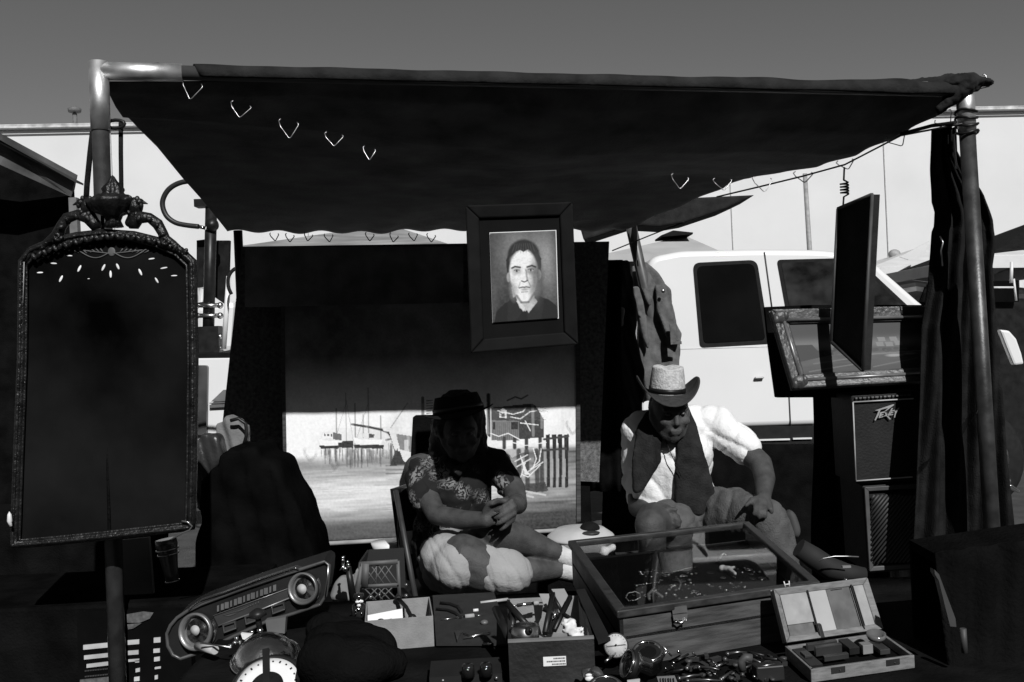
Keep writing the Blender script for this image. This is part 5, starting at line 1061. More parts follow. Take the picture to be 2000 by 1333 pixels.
g = MB(); g.tube([P(*Z(1552, 290), DD - .01), P(*Z(1545, 440), DD - .01), P(*Z(1525, 580), DD - .01)], .002, 6); g.build('end_trim', steel, cu)
g = MB(); g.quadbox(quadpx([(518, 1212), (558, 1206), (556, 1238), (522, 1234)], DD - .03), .02); tag(g.build('grey_switch_box', mat('sw_grey', .12, .5)), 'small grey metal box under the middle of the gauge cluster', 'box')
# ---- pale tube and rod
g = MB(); g.tube([P(386, 1262, 2.2), P(420, 1270, 2.15)], .0095, 14); tag(g.build('pale_tube', mat('pale_tube', .4, .5)), 'short pale tube in front of the left dial', 'tube')
g = MB(); g.tube([P(392, 1256, 2.15), P(452, 1265, 2.12)], .002, 8); tag(g.build('thin_rod', steel), 'thin steel rod lying over the short pale tube', 'rod')
# ---- chrome lamp with dial
cl_ = empty('brass_instrument', P(520, 1345, 2.0), 'chrome domed marine instrument with a white numbered ring at the bottom left', 'instrument')
axd = Vector((-.05, -.62, .78)).normalized(); c = P(522, 1345, 2.0)
g = MB(); r = PX(66, 2.0)
g.lathe([(0, -.07), (r * 1.1, -.07), (r * 1.16, -.02), (r * 1.16, 0), (r * 1.02, .004), (r * .98, -.004), (0, -.004)], c, axd, 48); g.build('body', mat('inst_black', .012, .4), cl_)
g = MB(); g.lathe([(r * .74, 0), (r * .98, 0), (r * .98, .0025), (r * .74, .0025)], c + axd * .002, axd, 56); g.build('number_ring', whitepaper, cl_)
g = MB(); qm = axd.to_track_quat('Z', 'Y').to_matrix()
for k in range(24):
    a = k * math.pi / 12; p = c + axd * .0055 + qm @ Vector((math.cos(a) * r * .86, math.sin(a) * r * .86, 0)); g.box(p, (.005 if k % 2 else .003, .0035, .0008), qm @ Matrix.Rotation(a, 3, 'Z'))
g.build('ring_marks', blackm, cl_)
g = MB(); g.box(c + axd * .008 + qm @ Vector((-.004, .02, 0)), (.014, r * 2.0, .006), qm @ Matrix.Rotation(.25, 3, 'Z')); g.build('pointer_bar', blackm, cl_)
g = MB(); g.lathe([(0, 0), (r * .5, 0), (r * .5, .006), (0, .01)], c + axd * .001, axd, 40); g.build('hub', mat('hub_black', .015, .3), cl_)
g = MB(); cc = P(520, 1296, 2.12)
prof = [(.068 * math.cos(t), .064 * math.sin(t)) for t in [k * math.pi / 2 / 14 for k in range(15)]]
g.lathe([(.070, -.03)] + prof, cc, Vector((.05, -.25, 1)), 48); g.build('dome', mat('dome_chrome', .7, .18, metal=1, var=.3, scale=10, bump=.15), cl_)
g = MB(); g.tube([cc + Vector((.071 * math.cos(t), .071 * math.sin(t), .012 + .018 * math.sin(t))) for t in [k * math.pi / 16 for k in range(32)]], .004, 8, closed=True); g.build('rim', chrome, cl_)
kb = empty('black_knob_lever', P(505, 1240, 2.2), 'black knob on a short stem rising behind the chrome dome', 'knob')
g = MB(); g.lathe([(.005, 0), (.007, .02), (.006, .03), (.02, .036), (.017, .046), (.006, .052), (0, .054)], P(508, 1235, 2.2), (-.1, 0, 1)); g.build('knob', blackm, kb)
g = MB(); g.ell(P(508, 1232, 2.18), (.007, .007, .006)); g.ell(P(492, 1235, 2.18), (.005, .005, .005)); g.build('nut', chrome, kb)
g = MB(); g.quadbox(quadpx([(470, 1238), (492, 1240), (478, 1250), (474, 1249)], 2.15), .01); tag(g.build('paper_scrap', whitepaper), 'small white paper scrap behind the chrome dome', 'paper')
for x, y in ((462, 1247), (459, 1256), (450, 1262), (468, 1255)):
    g = MB(); g.ell(P(x, y, 2.16), .005); tag(g.build('metal_bead', chrome), 'tiny metal bead between the left dial and chrome dome', 'bead', 'metal beads by the chrome dome')
# ---- striped crate at bottom left, sun streaks painted on as pale blocks
cr = empty('slotted_panel', P(240, 1335, 3.4), 'black panel with small print and pale painted sun streaks behind the left pole', 'panel')
g = MB(); g.quadbox(quadpx([(150, 1196), (372, 1192), (376, 1400), (155, 1405)], 3.375), .04); g.build('board', mat('board_black', .004, .9, spec=.03), cr)
def S(x, y): return (x / 3.078, 900 + y / 3.078)
for a in ((500, 1110, 655, 1095, 28), (505, 1173, 658, 1157, 24), (520, 1225, 660, 1208, 22), (762, 1082, 836, 1076, 27), (766, 1145, 832, 1140, 25), (770, 1197, 836, 1192, 14), (812, 1203, 836, 1201, 13), (815, 1252, 840, 1247, 22), (806, 1303, 838, 1299, 25), (924, 1066, 964, 1063, 30), (922, 1133, 960, 1130, 24), (926, 1184, 960, 1179, 25), (930, 1243, 966, 1238, 12), (930, 1293, 948, 1289, 24)):
    x0, y0, x1, y1, h_ = a; g = MB(); g.quadbox(quadpx([S(x0, y0), S(x1, y1), S(x1, y1 + h_), S(x0, y0 + h_)], 3.37), 0, (0, .004, 0)); g.build('painted_sun_patch', mat('sun_patch_pale', .5, .7), cr)
g = MB()
for k in range(14):
    for y in (1262, 1296): g.quadbox(quadpx([S(510 + k * 10, y - k), S(515 + k * 10 + k % 3, y - k), S(515 + k * 10, y + 7 - k), S(510 + k * 10, y + 7 - k)], 3.37), 0, (0, .003, 0))
g.build('small_print', mat('print_dim', .06, .7), cr)
g = MB(); C0 = [S(480, 1318), S(662, 1300), S(662, 1345), S(480, 1345)]; g.quadbox(quadpx(C0, 3.368), 0, (0, .003, 0)); g.build('grey_print', mat('print_grey', .09, .7, var=.5, scale=60), cr); g = MB(); g.quadbox(quadpx([S(760, 925), S(860, 908), S(922, 915), S(900, 950), S(840, 975), S(765, 975)], 3.368), 0, (0, .003, 0)); g.quadbox(quadpx([S(765, 985), S(850, 978), S(800, 1010), S(770, 1015)], 3.368), 0, (0, .003, 0)); g.build('grey_print', mat('print_grey', .09, .7, var=.5, scale=60), cr)
# ---- chrome finials, crumpled cloth, crate behind
cs = empty('candlestick', P(684, 1172, 2.62), 'dark slender candlestick with bright chrome finial left of the crate', 'candlestick')
g = MB(); g.tube([P(680, 1108, 2.62), P(690, 1172, 2.62)], [.008, .010], 12); g.build('stem', blackm, cs)
for dx, dy, r_ in ((0, -6, .004), (-9, -9, .004), (1, 0, .005), (-8, 0, .003), (-5, 8, .006), (2, 4, .003)):
    g = MB(); g.ell(P(679 + dx, 1104 + dy, 2.6), r_); g.build('bead', chrome, cs)
g = MB(); g.lathe([(0, 0), (.012, 0), (.004, .008), (.003, .03), (.005, .034), (0, .036)], P(671, 1113, 2.62)); g.build('finial', chrome, cs)
gl = empty('cut_glass_bottle', P(702, 1208, 2.4), 'faceted glass bottle full of glints left of the cardboard box', 'bottle')
g = MB(); g.lathe([(0, 0), (.016, 0), (.018, .01), (.016, .03), (.008, .036), (.008, .04), (.013, .046), (.012, .056), (0, .058)], P(702, 1206, 2.4), seg=14, flute=.1); g.build('bottle', mat('facet_glass', .02, .08, spec=.8), gl)
for k in range(16):
    g = MB(); g.ell(P(694 + 14 * rng.random(), 1172 + 33 * rng.random(), 2.378), .0016 + .0016 * rng.random(), seg=8); g.build('facet_glint', chrome, gl)
for x, y in ((698, 1176), (706, 1175), (701, 1183)):
    g = MB(); g.ell(P(x, y, 2.375), (.005, .003, .0035)); g.build('stopper_facet', whiteplas, gl)
cloth('crumpled_cloth', [(652, 1168), (655, 1140), (664, 1128), (680, 1122), (690, 1115), (700, 1108), (698, 1150), (694, 1172), (668, 1176)], 2.75, mat('crumple', .2, .9, var=.3), 'crumpled pale cloth behind the dark candlestick', 'cloth', .04, .03, .03)
ck = empty('plastic_crate', P(738, 1172, 3.4), 'grey plastic lattice crate behind the open cardboard box', 'crate')
q = quadpx([(704, 1099), (776, 1095), (780, 1176), (690, 1180)], 3.4); cg = mat('crate_grey', .085, .6)
g = MB()
for a, b, w_ in (((703, 1102), (777, 1097), .010), ((697, 1146), (779, 1142), .008), ((692, 1178), (782, 1174), .008), ((706, 1100), (696, 1178), .010), ((715, 1100), (713, 1146), .016), ((777, 1096), (781, 1176), .008)):
    g.tube([P(*a, 3.4), P(*b, 3.4)], w_, 4)
g.build('rim_frame', cg, ck)
g = MB()
for y0, y1 in ((1104, 1144), (1148, 1176)):
    for k in range(5):
        x = 716 + k * 14 - 6; 
        for a, b in (((x, y0), (x + 28, y1)), ((x + 28, y0), (x, y1))):
            if a[0] > 775 or b[0] > 780 or a[0] < 700 or b[0] < 700: 
                continue
            g.tube([P(*a, 3.4), P(*b, 3.4)], .0022, 5)
g.tube([P(735, 1104, 3.4), P(735, 1144, 3.4)], .0022, 5); g.build('lattice', cg, ck)
g = MB(); g.quadbox([v + Vector((0, .2, 0)) for v in q], .01); g.quadbox([q[0], q[0] + Vector((0, .2, 0)), q[3] + Vector((0, .2, 0)), q[3]], .006); g.build('far_walls', mat('crate_dark', .012, .8), ck)
for x, y, r_ in ((724, 1167, .007), (741, 1162, .006), (750, 1160, .004), (793, 1164, .007), (793, 1143, .006)):
    g = MB(); g.ell(P(x, y, 3.2), r_, seg=10); tag(g.build('round_stud', mat('stud_grey', .15, .2, metal=.6)), 'small round metal stud shining in front of the crate', 'stud', 'metal studs by the crate')
# ---- probes lying on the table
def rod(name, segs, m, label, cat, z=TZ + .012):
    e = empty(name, G(*segs[0][0], z), label, cat)
    for i, (a, b, r_, nm_, mm) in enumerate(segs):
        g = MB(); g.tube([G(*a, z), G(*b, z)], r_, 12); g.build(nm_, mm, e)
    return e
g = MB(); g.quadbox([G(852, 1262, TZ + .006), G(1000, 1262, TZ + .006), G(965, 1160, TZ + .006), G(845, 1166, TZ + .006)], 0, (0, 0, .004)); tag(g.build('grey_tray_mat', mat('mat_grey', .015, .9, var=.3, scale=30)), 'dark grey mat under the silver probes', 'mat')
rod('silver_probe', [((860, 1211), (892, 1207), .0015, 'tip', steel), ((892, 1207), (908, 1205), .003, 'barrel', chrome), ((908, 1205), (926, 1203), .0055, 'grip', greycan), ((926, 1203), (943, 1202), .0022, 'end', chrome)], None, 'long silver probe right of the cardboard box', 'probe')
rod('silver_probe', [((1000, 1184), (1010, 1183), .0014, 'tip', steel), ((1010, 1183), (1042, 1179), .0040, 'barrel', chrome), ((1042, 1179), (1052, 1178), .0048, 'grip', greycan), ((1052, 1178), (1068, 1177), .0018, 'end', chrome)], None, 'silver probe pointing into the tool box behind the chrome cup', 'probe', TZ + .09)
g = MB(); g.tube([G(938, 1178, TZ + .01), G(992, 1171, TZ + .01)], .004, 10); tag(g.build('white_rod', mat('rod_pale', .45, .5)), 'pale rod lying behind the silver probes', 'rod')
g = MB(); g.tube([G(924, 1193, TZ + .012), G(934, 1192, TZ + .012)], .004, 10); tag(g.build('white_peg', whiteplas), 'short white peg above the long silver probe', 'peg')
sc_ = empty('steel_compass', G(930, 1240, TZ + .012), 'thin steel dividers lying open beside the tool box', 'dividers')
g = MB(); g.tube([G(905, 1247, TZ + .014), G(958, 1238, TZ + .014)], .0018, 8); g.build('arm', chrome, sc_)
g = MB(); g.tube([G(905, 1237, TZ + .014), G(920, 1243, TZ + .014), G(958, 1235, TZ + .014)], .0014, 8); g.build('arm', steel, sc_)
g = MB(); g.quadbox([G(888, 1236, TZ + .012), G(904, 1235, TZ + .012), G(900, 1238, TZ + .012), G(893, 1255, TZ + .012)], 0, (0, 0, .004)); tag(g.build('glass_slide', mat('slide', .06, .2)), 'small dull glass slide left of the steel dividers', 'slide')
g = MB(); g.ell(G(946, 1216, TZ + .014), (.009, .009, .006)); tag(g.build('grey_bung', mat('cap_grey', .12, .4)), 'small round grey bung beside the tool box', 'bung')
g = MB(); g.box(G(949, 1257, TZ + .014), (.012, .006, .005)); g.tube([G(952, 1259, TZ + .014), G(964, 1258, TZ + .014)], .0025, 8); tag(g.build('silver_clamp', chrome), 'tiny silver clamp at the lower end of the dark mat', 'clamp')
for nm_, pts, r_, lb_ in (('black_cable', [(860, 1178), (880, 1180), (895, 1186), (902, 1196)], .004, 'black cable curling right of the cardboard box'), ('black_cable', [(852, 1190), (875, 1192), (890, 1198), (900, 1206)], .0035, 'second black cable curling just above the long silver probe')):
    g = MB(); g.tube([G(x, y, TZ + .014) for x, y in pts], r_, 8); tag(g.build(nm_, blackm), lb_, 'cable')
# ---- tool box
tbx, pt, W, ax, n = openbox('wooden_tool_box', (996, 1345), (1164, 1337), TZ, .088, .33, .007, mat('toolbox_wood', .015, .55, var=.5, scale=8, bump=.2), 'dark open tool box with white sticker, full of callipers and tools', 'tool box', inner=cardboard)
g = MB(); g.quadbox([pt(0, -.001, .088), pt(W, -.001, .088), pt(W, .009, .0885), pt(0, .009, .0885)], 0, (0, 0, .004)); g.build('front_rim', mat('rim_wood', .16, .6), tbx)
g = MB(); lq = [pt(W * .40, -.0012, .040), pt(W * .665, -.0012, .040), pt(W * .665, -.0012, .058), pt(W * .40, -.0012, .058)]; g.quadbox(lq, 0, -n * .0006); st_ = g.build('sticker', whitepaper, tbx)
g = MB()
for r_, (x0, x1) in enumerate(((.52, .655), (.44, .655), (.50, .655))):
    x = x0
    while x < x1:
        wdt = .006 + .01 * rng.random(); z_ = .0545 - r_ * .0055; g.quadbox([pt(W * x, -.0022, z_ - .0014), pt(W * (x + wdt), -.0022, z_ - .0014), pt(W * (x + wdt), -.0022, z_ + .0012), pt(W * x, -.0022, z_ + .0012)], 0, -n * .0003); x += wdt + .005
g.build('sticker_print', mat('ink_grey', .06, .8), st_)
def bar(name, a, b, r_, m, label, cat):
    g = MB(); d = (b - a); g.tube([a, b], r_, 4); return tag(g.build(name, m), label, cat)
ca = empty('calliper', pt(W * .6, .12, .02), 'black crossed callipers standing open in the tool box', 'calliper')
for a, b, r_ in ((P(1080, 1160, 2.12), P(1064, 1238, 2.02), .007), (P(1114, 1166, 2.14), P(1082, 1232, 2.04), .006), (P(1076, 1156, 2.13), P(1100, 1200, 2.10), .005), (P(1062, 1190, 2.08), P(1092, 1202, 2.06), .006), (P(1100, 1200, 2.08), P(1124, 1214, 2.06), .005)):
    g = MB(); g.tube([a, b], r_, 4); g.build('arm', blackm, ca)
g = MB(); g.tube([P(1088, 1190, 2.03), P(1078, 1214, 2.02)], .003, 8); g.build('steel_rod', chrome, ca)
pl = empty('black_clamp', pt(W * .15, .2, .02), 'black angled clamp at the left inside the tool box', 'clamp')
for a, b, r_ in ((P(992, 1180, 2.1), P(1030, 1222, 2.04), .007), (P(1002, 1190, 2.1), P(1000, 1235, 2.06), .008), (P(968, 1190, 2.12), P(996, 1250, 2.0), .009)):
    g = MB(); g.tube([a, b], r_, 6); g.build('arm', blackm, pl)
cup = empty('chrome_cup', pt(W * .22, .05, .02), 'small chrome cup with round knob inside the tool box', 'cup')
g = MB(); g.lathe([(0, -.01), (.026, -.01), (.028, 0), (.028, .024), (.02, .027), (0, .027)], P(1026, 1246, 1.985)); g.build('cup', steel, cup)
g = MB(); g.ell(P(1032, 1233, 1.96), .008); g.ell(P(1036, 1231, 1.952), .004); g.build('knob', blackm, cup)
g = MB(); g.quadbox([P(1077, 1151, 2.2), P(1102, 1150, 2.2), P(1111, 1167, 2.17), P(1097, 1191, 2.15)], .002); tag(g.build('grey_card', mat('card_grey', .28, .8, var=.08)), 'pale folded card standing at the back of the tool box', 'card')
g = MB(); g.quadbox([P(1053, 1160, 2.2), P(1072, 1160, 2.2), P(1074, 1175, 2.18), P(1066, 1192, 2.17)], .002); tag(g.build('small_card', mat('card_grey')), 'small pale card leaning left of the folded card', 'card')
g = MB(); pts = [(1098, 1222), (1110, 1214), (1122, 1218), (1128, 1230), (1140, 1226), (1136, 1238), (1143, 1252), (1128, 1251), (1112, 1243), (1098, 1240), (1104, 1232)]
g.prism(quadpx(pts, 2.0), (0, .02, .0)); tag(g.build('crumpled_paper', whitepaper, None, remesh=.0035, smooth=2, disp=.02, dscale=.012), 'crumpled white paper stuffed in the front right of the tool box', 'paper')
g = MB(); g.quadbox([P(1125, 1152, 2.24), P(1142, 1150, 2.24), P(1192, 1246, 1.98), P(1168, 1254, 1.95)], .006); tag(g.build('dark_lid_board', mat('lid_dark', .012, .8, spec=.2)), 'dark narrow board leaning on the right side of the tool box', 'board')
# ---- glass display case
KZ = .90
FL, FR_, BR_, BL_ = G(1205, 1194, KZ), G(1602, 1136, KZ), G(1462, 1018, KZ), G(1109, 1056, KZ)
gc = empty('display_case', Vector(((FL.x + BR_.x) / 2, (FL.y + BR_.y) / 2, TZ)), 'wooden jewellery display case with a glass top and brass latch', 'display case')
cq = [FL, FR_, BR_, BL_]; cen = sum(cq, Vector()) / 4
inn = []
for i in range(4):
    a, b, p = cq[i - 1], cq[(i + 1) % 4], cq[i]; inn.append(p + (a - p).normalized() * .022 + (b - p).normalized() * .022)
for i in range(4):
    j = (i + 1) % 4; g = MB(); g.quadbox([cq[i], cq[j], inn[j], inn[i]], 0, (0, 0, -.016)); g.build('lid_frame', mat('case_rim', .035, .45, var=.5, scale=9, stretch=(2, 8, 8), spec=.4), gc, bevel=.0025)
g = MB(); g.quadbox([v + Vector((0, 0, -.006)) for v in inn], 0, (0, 0, -.002)); g.build('glass_top', clear, gc)
dn = Vector((0, 0, TZ + .002 - KZ)); s_ = .004
cin = [v + (cen - v).normalized() * .012 for v in cq]
def side(i, j, m, nm_, top=-.017, bot=None):
    dn = Vector((0, 0, bot if bot else TZ + .002 - KZ)); g = MB(); a, b = cin[i], cin[j]; inward = (cen - (a + b) / 2); inward.z = 0; inward.normalize()
    g.quadbox([a + Vector((0, 0, top)), b + Vector((0, 0, top)), b + dn, a + dn], 0, inward * .008); return g.build(nm_, m, gc)
side(0, 1, midwood, 'front_wall'); side(1, 2, blackm, 'side_wall'); side(3, 0, blackm, 'side_wall'); side(2, 3, clear, 'back_pane', bot=-.05); side(2, 3, blackm, 'back_rail', top=-.052)
g = MB(); g.quadbox([Vector((v.x, v.y, KZ - .062)) for v in cin], 0, (0, 0, .006)); g.build('lining', mat('velvet_black', .006, 1, spec=.02), gc)
lc = G(1327, 1190, KZ - .02); e1 = (FR_ - FL).normalized(); nn = Vector((e1.y, -e1.x, 0))
def lp_(x, z, o=.006): return lc + e1 * x + nn * o + Vector((0, 0, z))
bl = [P(x, y, FL.lerp(FR_, .3).y - .02) for x, y in ((1311, 1184), (1341, 1181), (1343, 1196), (1313, 1199))]
yl = FL.lerp(FR_, .31).y - .004
g = MB()
g.quadbox(quadpx([(1312, 1187), (1341, 1184), (1343, 1196), (1314, 1200)], yl - .003), 0, (0, .006, 0)); g.quadbox(quadpx([(1314, 1202), (1343, 1199), (1342, 1210), (1316, 1213)], yl - .006), 0, (0, .008, 0)); g.build('latch_plate', mat('latch_metal', .18, .35, metal=.5), gc)
g = MB(); g.tube([P(1318, 1212, yl - .01), P(1330, 1217, yl - .012), P(1341, 1210, yl - .01)], .0022, 8); 
for x, y in ((1320, 1215), (1340, 1212), (1329, 1219)): g.ell(P(x, y, yl - .01), .0028, seg=8)
g.build('latch_hook', steel, gc)
# jewellery inside
JZ = KZ - .052
def jj(x, y): return G(x, y, JZ)
jn = 0
def chainlet(pts, r_, m, label, cat='jewellery', closed=False, grp=None, name='necklace'):
    g = MB(); P3 = [jj(x, y) for x, y in pts]
    for a, b in zip(P3, P3[1:] + ([P3[0]] if closed else [])):
        k = max(1, int((b - a).length / (r_ * 2.2)))
        for t in range(k): g.ell(a + (b - a) * t / k, r_, seg=8)
    return tag(g.build(name, m), label, cat, grp)
chainlet([(1222, 1168), (1226, 1160), (1240, 1156), (1250, 1160), (1250, 1168), (1240, 1173), (1228, 1174)], .0018, steel, 'small round chain bracelet at the front left of the display case', closed=True, name='bracelet')
chainlet([(1268, 1170), (1266, 1162), (1274, 1154), (1282, 1158), (1290, 1164), (1296, 1168)], .0040, mat('bead_grey', .12, .3), 'grey bead necklace near the front left of the display case', name='necklace')
chainlet([(1316, 1117), (1324, 1116), (1332, 1114), (1340, 1111), (1352, 1109), (1362, 1109)], .0024, chrome, 'bright jewelled chain in the middle of the display case')
chainlet([(1326, 1134), (1330, 1140), (1326, 1152)], .0026, steel, 'short bright pendant chain below the jewelled chain', name='pendant')
chainlet([(1406, 1092), (1408, 1086), (1414, 1082), (1418, 1086)], .0028, steel, 'small arched silver brooch behind the pale figurine', name='brooch')
chainlet([(1350, 1160), (1356, 1156), (1362, 1162), (1370, 1160)], .0018, steel, 'fine silver chain near the front middle of the display case')
chainlet([(1256, 1118), (1274, 1117)], .0014, chrome, 'thin bright pin at the back left of the display case', name='pin')
chainlet([(1240, 1143), (1270, 1140), (1290, 1136)], .0008, steel, 'very thin chain lying across the display case')
fg = empty('pale_figurine', jj(1420, 1118), 'small pale figurine lying on its side inside the display case', 'figurine')
g = MB(); a = jj(1412, 1116) + Vector((0, 0, .008)); g.ell(a, (.010, .008, .008)); b = jj(1424, 1118) + Vector((0, 0, .008)); g.cap(a, .006, b, .008); g.cap(b, .005, jj(1434, 1114) + Vector((0, 0, .008)), .003); g.cap(b, .006, jj(1436, 1127) + Vector((0, 0, .008)), .004)
g.build('body', mat('ivory', .6, .5), fg, remesh=.0012, smooth=2)
def jz(x, y): return 'in the ' + ('far' if y < 1130 else 'middle' if y < 1150 else 'near') + ' row, ' + ('left', 'centre left', 'centre right', 'right')[min(3, int((x - 1230) / 65))] + ' of the display case'
for k in range(115):
    x = 1230 + 260 * rng.random(); y = 1108 + 62 * rng.random()
    if x > 1460 and y > 1140: continue
    g = MB(); r_ = .0012 + .0022 * rng.random()
    if k % 3: g.ell(jj(x, y), (r_ * 1.6, r_, r_), seg=8)
    else: c_ = jj(x, y); g.tube([c_ + Vector((math.cos(t) * r_ * 3, math.sin(t) * r_ * 3, 0)) for t in [q_ * math.pi / 6 for q_ in range(12)]], .0009, 5, closed=True)
    mm = (mat('trinket_dark', .03, .15, spec=.8), mat('trinket_grey', .12, .3, metal=.5), steel)[k % 7 % 3 if k % 7 else 2] if k % 4 else MATS['trinket_dark'] if 'trinket_dark' in MATS else steel
    tag(g.build('ring' if k % 3 == 0 else 'trinket', mm), ('tiny loose ring ' if k % 3 == 0 else 'tiny dark trinket ') + jz(x, y), 'jewellery', ('rings ' if k % 3 == 0 else 'trinkets ') + jz(x, y))
# ---- round dial gauge
dg_ = empty('dial_gauge', P(1203, 1285, 1.98), 'round white dial gauge standing at the corner of the display case', 'gauge')
axd = Vector((-.05, -1, .35)); c = P(1203, 1261, 1.98)
g = MB(); g.lathe([(0, -.02), (.024, -.02), (.025, .0), (.0235, .004), (.0225, .001), (0, .001)], c, axd, 40); g.build('rim', blackm, dg_)
g = MB(); g.lathe([(0, 0), (.0222, 0), (.0222, .0012), (0, .0012)], c + axd.normalized() * .0005, axd, 40); g.build('face', mat('gauge_face', .5, .6, var=.12, scale=90), dg_)
g = MB(); qm = axd.to_track_quat('Z', 'Y').to_matrix(); o_ = axd.normalized() * .0022
g.tube([P(1184, 1263, 1.975), P(1222, 1259, 1.975)], .0005, 4); g.ell(P(1203, 1260, 1.975), .0018)
for k in range(20):
    t = k * math.pi / 10; g.box(c + o_ + qm @ Vector((math.cos(t) * .0195, math.sin(t) * .0195, 0)), (.003, .0006, .0004), qm @ Matrix.Rotation(t, 3, 'Z'))
g.build('needle', blackm, dg_)
g = MB(); g.tube([P(1182, 1293, 1.93), P(1193, 1284, 1.94)], .0034, 8); g.tube([P(1193, 1284, 1.94), P(1202, 1276, 1.97)], .002, 6); g.build('stem', steel, dg_)
# ---- chrome lenses
def lens(x, y, d, axd, r, h, label, glassy=True):
    e = empty('camera_lens', P(x, y, d) - Vector((0, 0, r)), label, 'lens'); c = P(x, y, d); a = Vector(axd).normalized()
    g = MB(); g.lathe([(r * .8, -h), (r * .86, -h), (r * .86, -h * .5), (r, -h * .45), (r, -.003), (r * .96, 0), (r * .86, -.002), (r * .8, -.01)], c, a, 40); g.build('barrel', chrome, e)
    g = MB(); g.lathe([(r * 1.03, -h * .32), (r * 1.05, -h * .30), (r * 1.05, -h * .12), (r * 1.03, -h * .10), (r * 1.0, -h * .12)], c, a, 40); g.build('grip_ring', blackm, e)
    g = MB(); g.lathe([(0, -.012), (r * .86, -.012), (r * .84, -.008), (r * .5, -.004), (0, -.003)], c, a, 40); g.build('front_glass', mat('lens_black', .006, .05, spec=.6), e)
    return e
lens(1264, 1270, 1.93, (-.12, -.42, 1), .030, .042, 'chrome lens standing upright beside the round dial gauge')
lens(1222, 1296, 1.86, (-1, -.25, .45), .027, .045, 'chrome lens lying on its side below the round dial gauge')
lens(1186, 1345, 1.78, (.1, -.5, 1), .034, .03, 'chrome lens cut by the bottom edge below the fallen lens')
cloth('leather_case', [(1135, 1340), (1132, 1318), (1142, 1304), (1154, 1300), (1168, 1308), (1180, 1320), (1182, 1345)], 1.84, mat('case_leather', .05, .6, bump=.3), 'soft dark leather case at the bottom right of the tool box', 'case', .05, .02, .03)
g = MB(); g.ell(P(1151, 1326, 1.83), (.008, .004, .005)); g.ell(P(1150, 1319, 1.83), (.006, .003, .003)); tag(g.build('bright_clasp', whiteplas), 'small bright clasp on the soft dark leather case', 'clasp')
def tcross(pts, label, nm_='small_tap_handle'):
    g = MB(); 
    for a, b, r_ in pts: g.tube([P(*a, 1.95), P(*b, 1.95)], r_, 8)
    tag(g.build(nm_, steel), label, 'handle')
tcross([((1294, 1262), (1312, 1282), .0018), ((1302, 1272), (1296, 1284), .0015)], 'small bright tap handle right of the upright lens')
g = MB(); g.quadbox(quadpx([(1225, 1330), (1250, 1327), (1249, 1345), (1228, 1345)], 1.82), .004); tag(g.build('white_card', mat('card_w', .45, .8)), 'corner of a white card at the bottom edge by the lenses', 'card')
g = MB(); g.quadbox(quadpx([(1283, 1323), (1318, 1321), (1328, 1345), (1290, 1345)], 1.82), .004); q_ = g.build('barred_card', mat('card_g', .16, .8)); tag(q_, 'grey printed card with dark bars at the bottom edge', 'card')
g = MB()
for k in range(6): x = 1289 + k * 5; g.quadbox(quadpx([(x, 1325), (x + 1.5 + k % 2, 1325), (x + 3.5 + k % 2, 1342), (x + 2, 1342)], 1.817), 0, (0, .001, 0))
g.build('printed_bars', blackm, q_)
# black felt tray and clutter between the case and the wooden box
bundle('black_cloth_roll', [(1340, 1262, .05, .05), (1380, 1258, .05, .055), (1420, 1252, .05, .055), (1460, 1246, .05, .05), (1490, 1240, .04, .05)], TZ, black_cloth, 'rolled black cloth in front of the display case', 'cloth')
g = MB(); g.box(G(1500, 1312, TZ + .02), (.055, .03, .03), Matrix.Rotation(.12, 3, 'Z')); o_ = g.build('small_metal_box', mat('mb', .035, .35, metal=.4), bevel=.003); tag(o_, 'small dark metal box with bright ribs left of the wooden instrument case', 'box')
g = MB()
for k in range(3): g.tube([P(1478 + k * 2, 1303 + k * 5, 1.885), P(1514 + k * 1, 1297 + k * 5, 1.885)], .0012, 6)
g.build('rib', steel, o_)
g = MB(); g.tube([P(x, y, 1.9) for x, y in ((1450, 1308), (1448, 1292), (1456, 1284), (1468, 1286))], .008, 10); tag(g.build('curved_grip', mat('grip_g', .06, .6)), 'dull curved grip left of the small dark metal box', 'grip')
def zone(x, y): return ('beside the upright lens', 'below the brass latch', 'left of the metal box', 'near the instrument case')[min(3, int((x - 1330) / 50))] + (', far row' if y < 1306 else ', near row')
for k, (x, y, ln, an) in enumerate(((1350, 1322, .05, .3), (1385, 1306, .04, -.5), (1420, 1320, .05, .9), (1345, 1300, .035, 1.2), (1440, 1276, .04, .1), (1375, 1330, .06, -.1), (1410, 1299, .03, .6), (1470, 1290, .04, -.9), (868, 1300, .05, .4), (895, 1306, .04, -.3), (880, 1322, .05, 1.0), (975, 1318, .04, 1.3))):
    c_ = G(x, y, TZ + .022); R_ = Matrix.Rotation(an, 3, 'Z'); g = MB(); g.tube([c_ - R_ @ Vector((ln / 2, 0, 0)), c_ + R_ @ Vector((ln * .1, 0, .002)), c_ + R_ @ Vector((ln / 2, 0, 0))], [.0035, .0022, .0014], 10); g.ell(c_ - R_ @ Vector((ln / 2, 0, 0)), .0045, seg=10)
    tag(g.build('steel_punch', mat('punch_steel', .16, .3, metal=.8)), ('short worn steel punch ', 'slim steel punch ', 'thick steel punch ')[k % 3] + ('lying below the display case, ' + zone(x, y) if x > 1200 else 'left of the tool box, ' + ('behind' if y < 1304 else 'beside') + ' the dark jars'), 'punch', 'steel punches on the black cloth')
bitm = [chrome, steel, MATS['trinket_dark'], mat('bit_grey', .08, .4, metal=.5)]
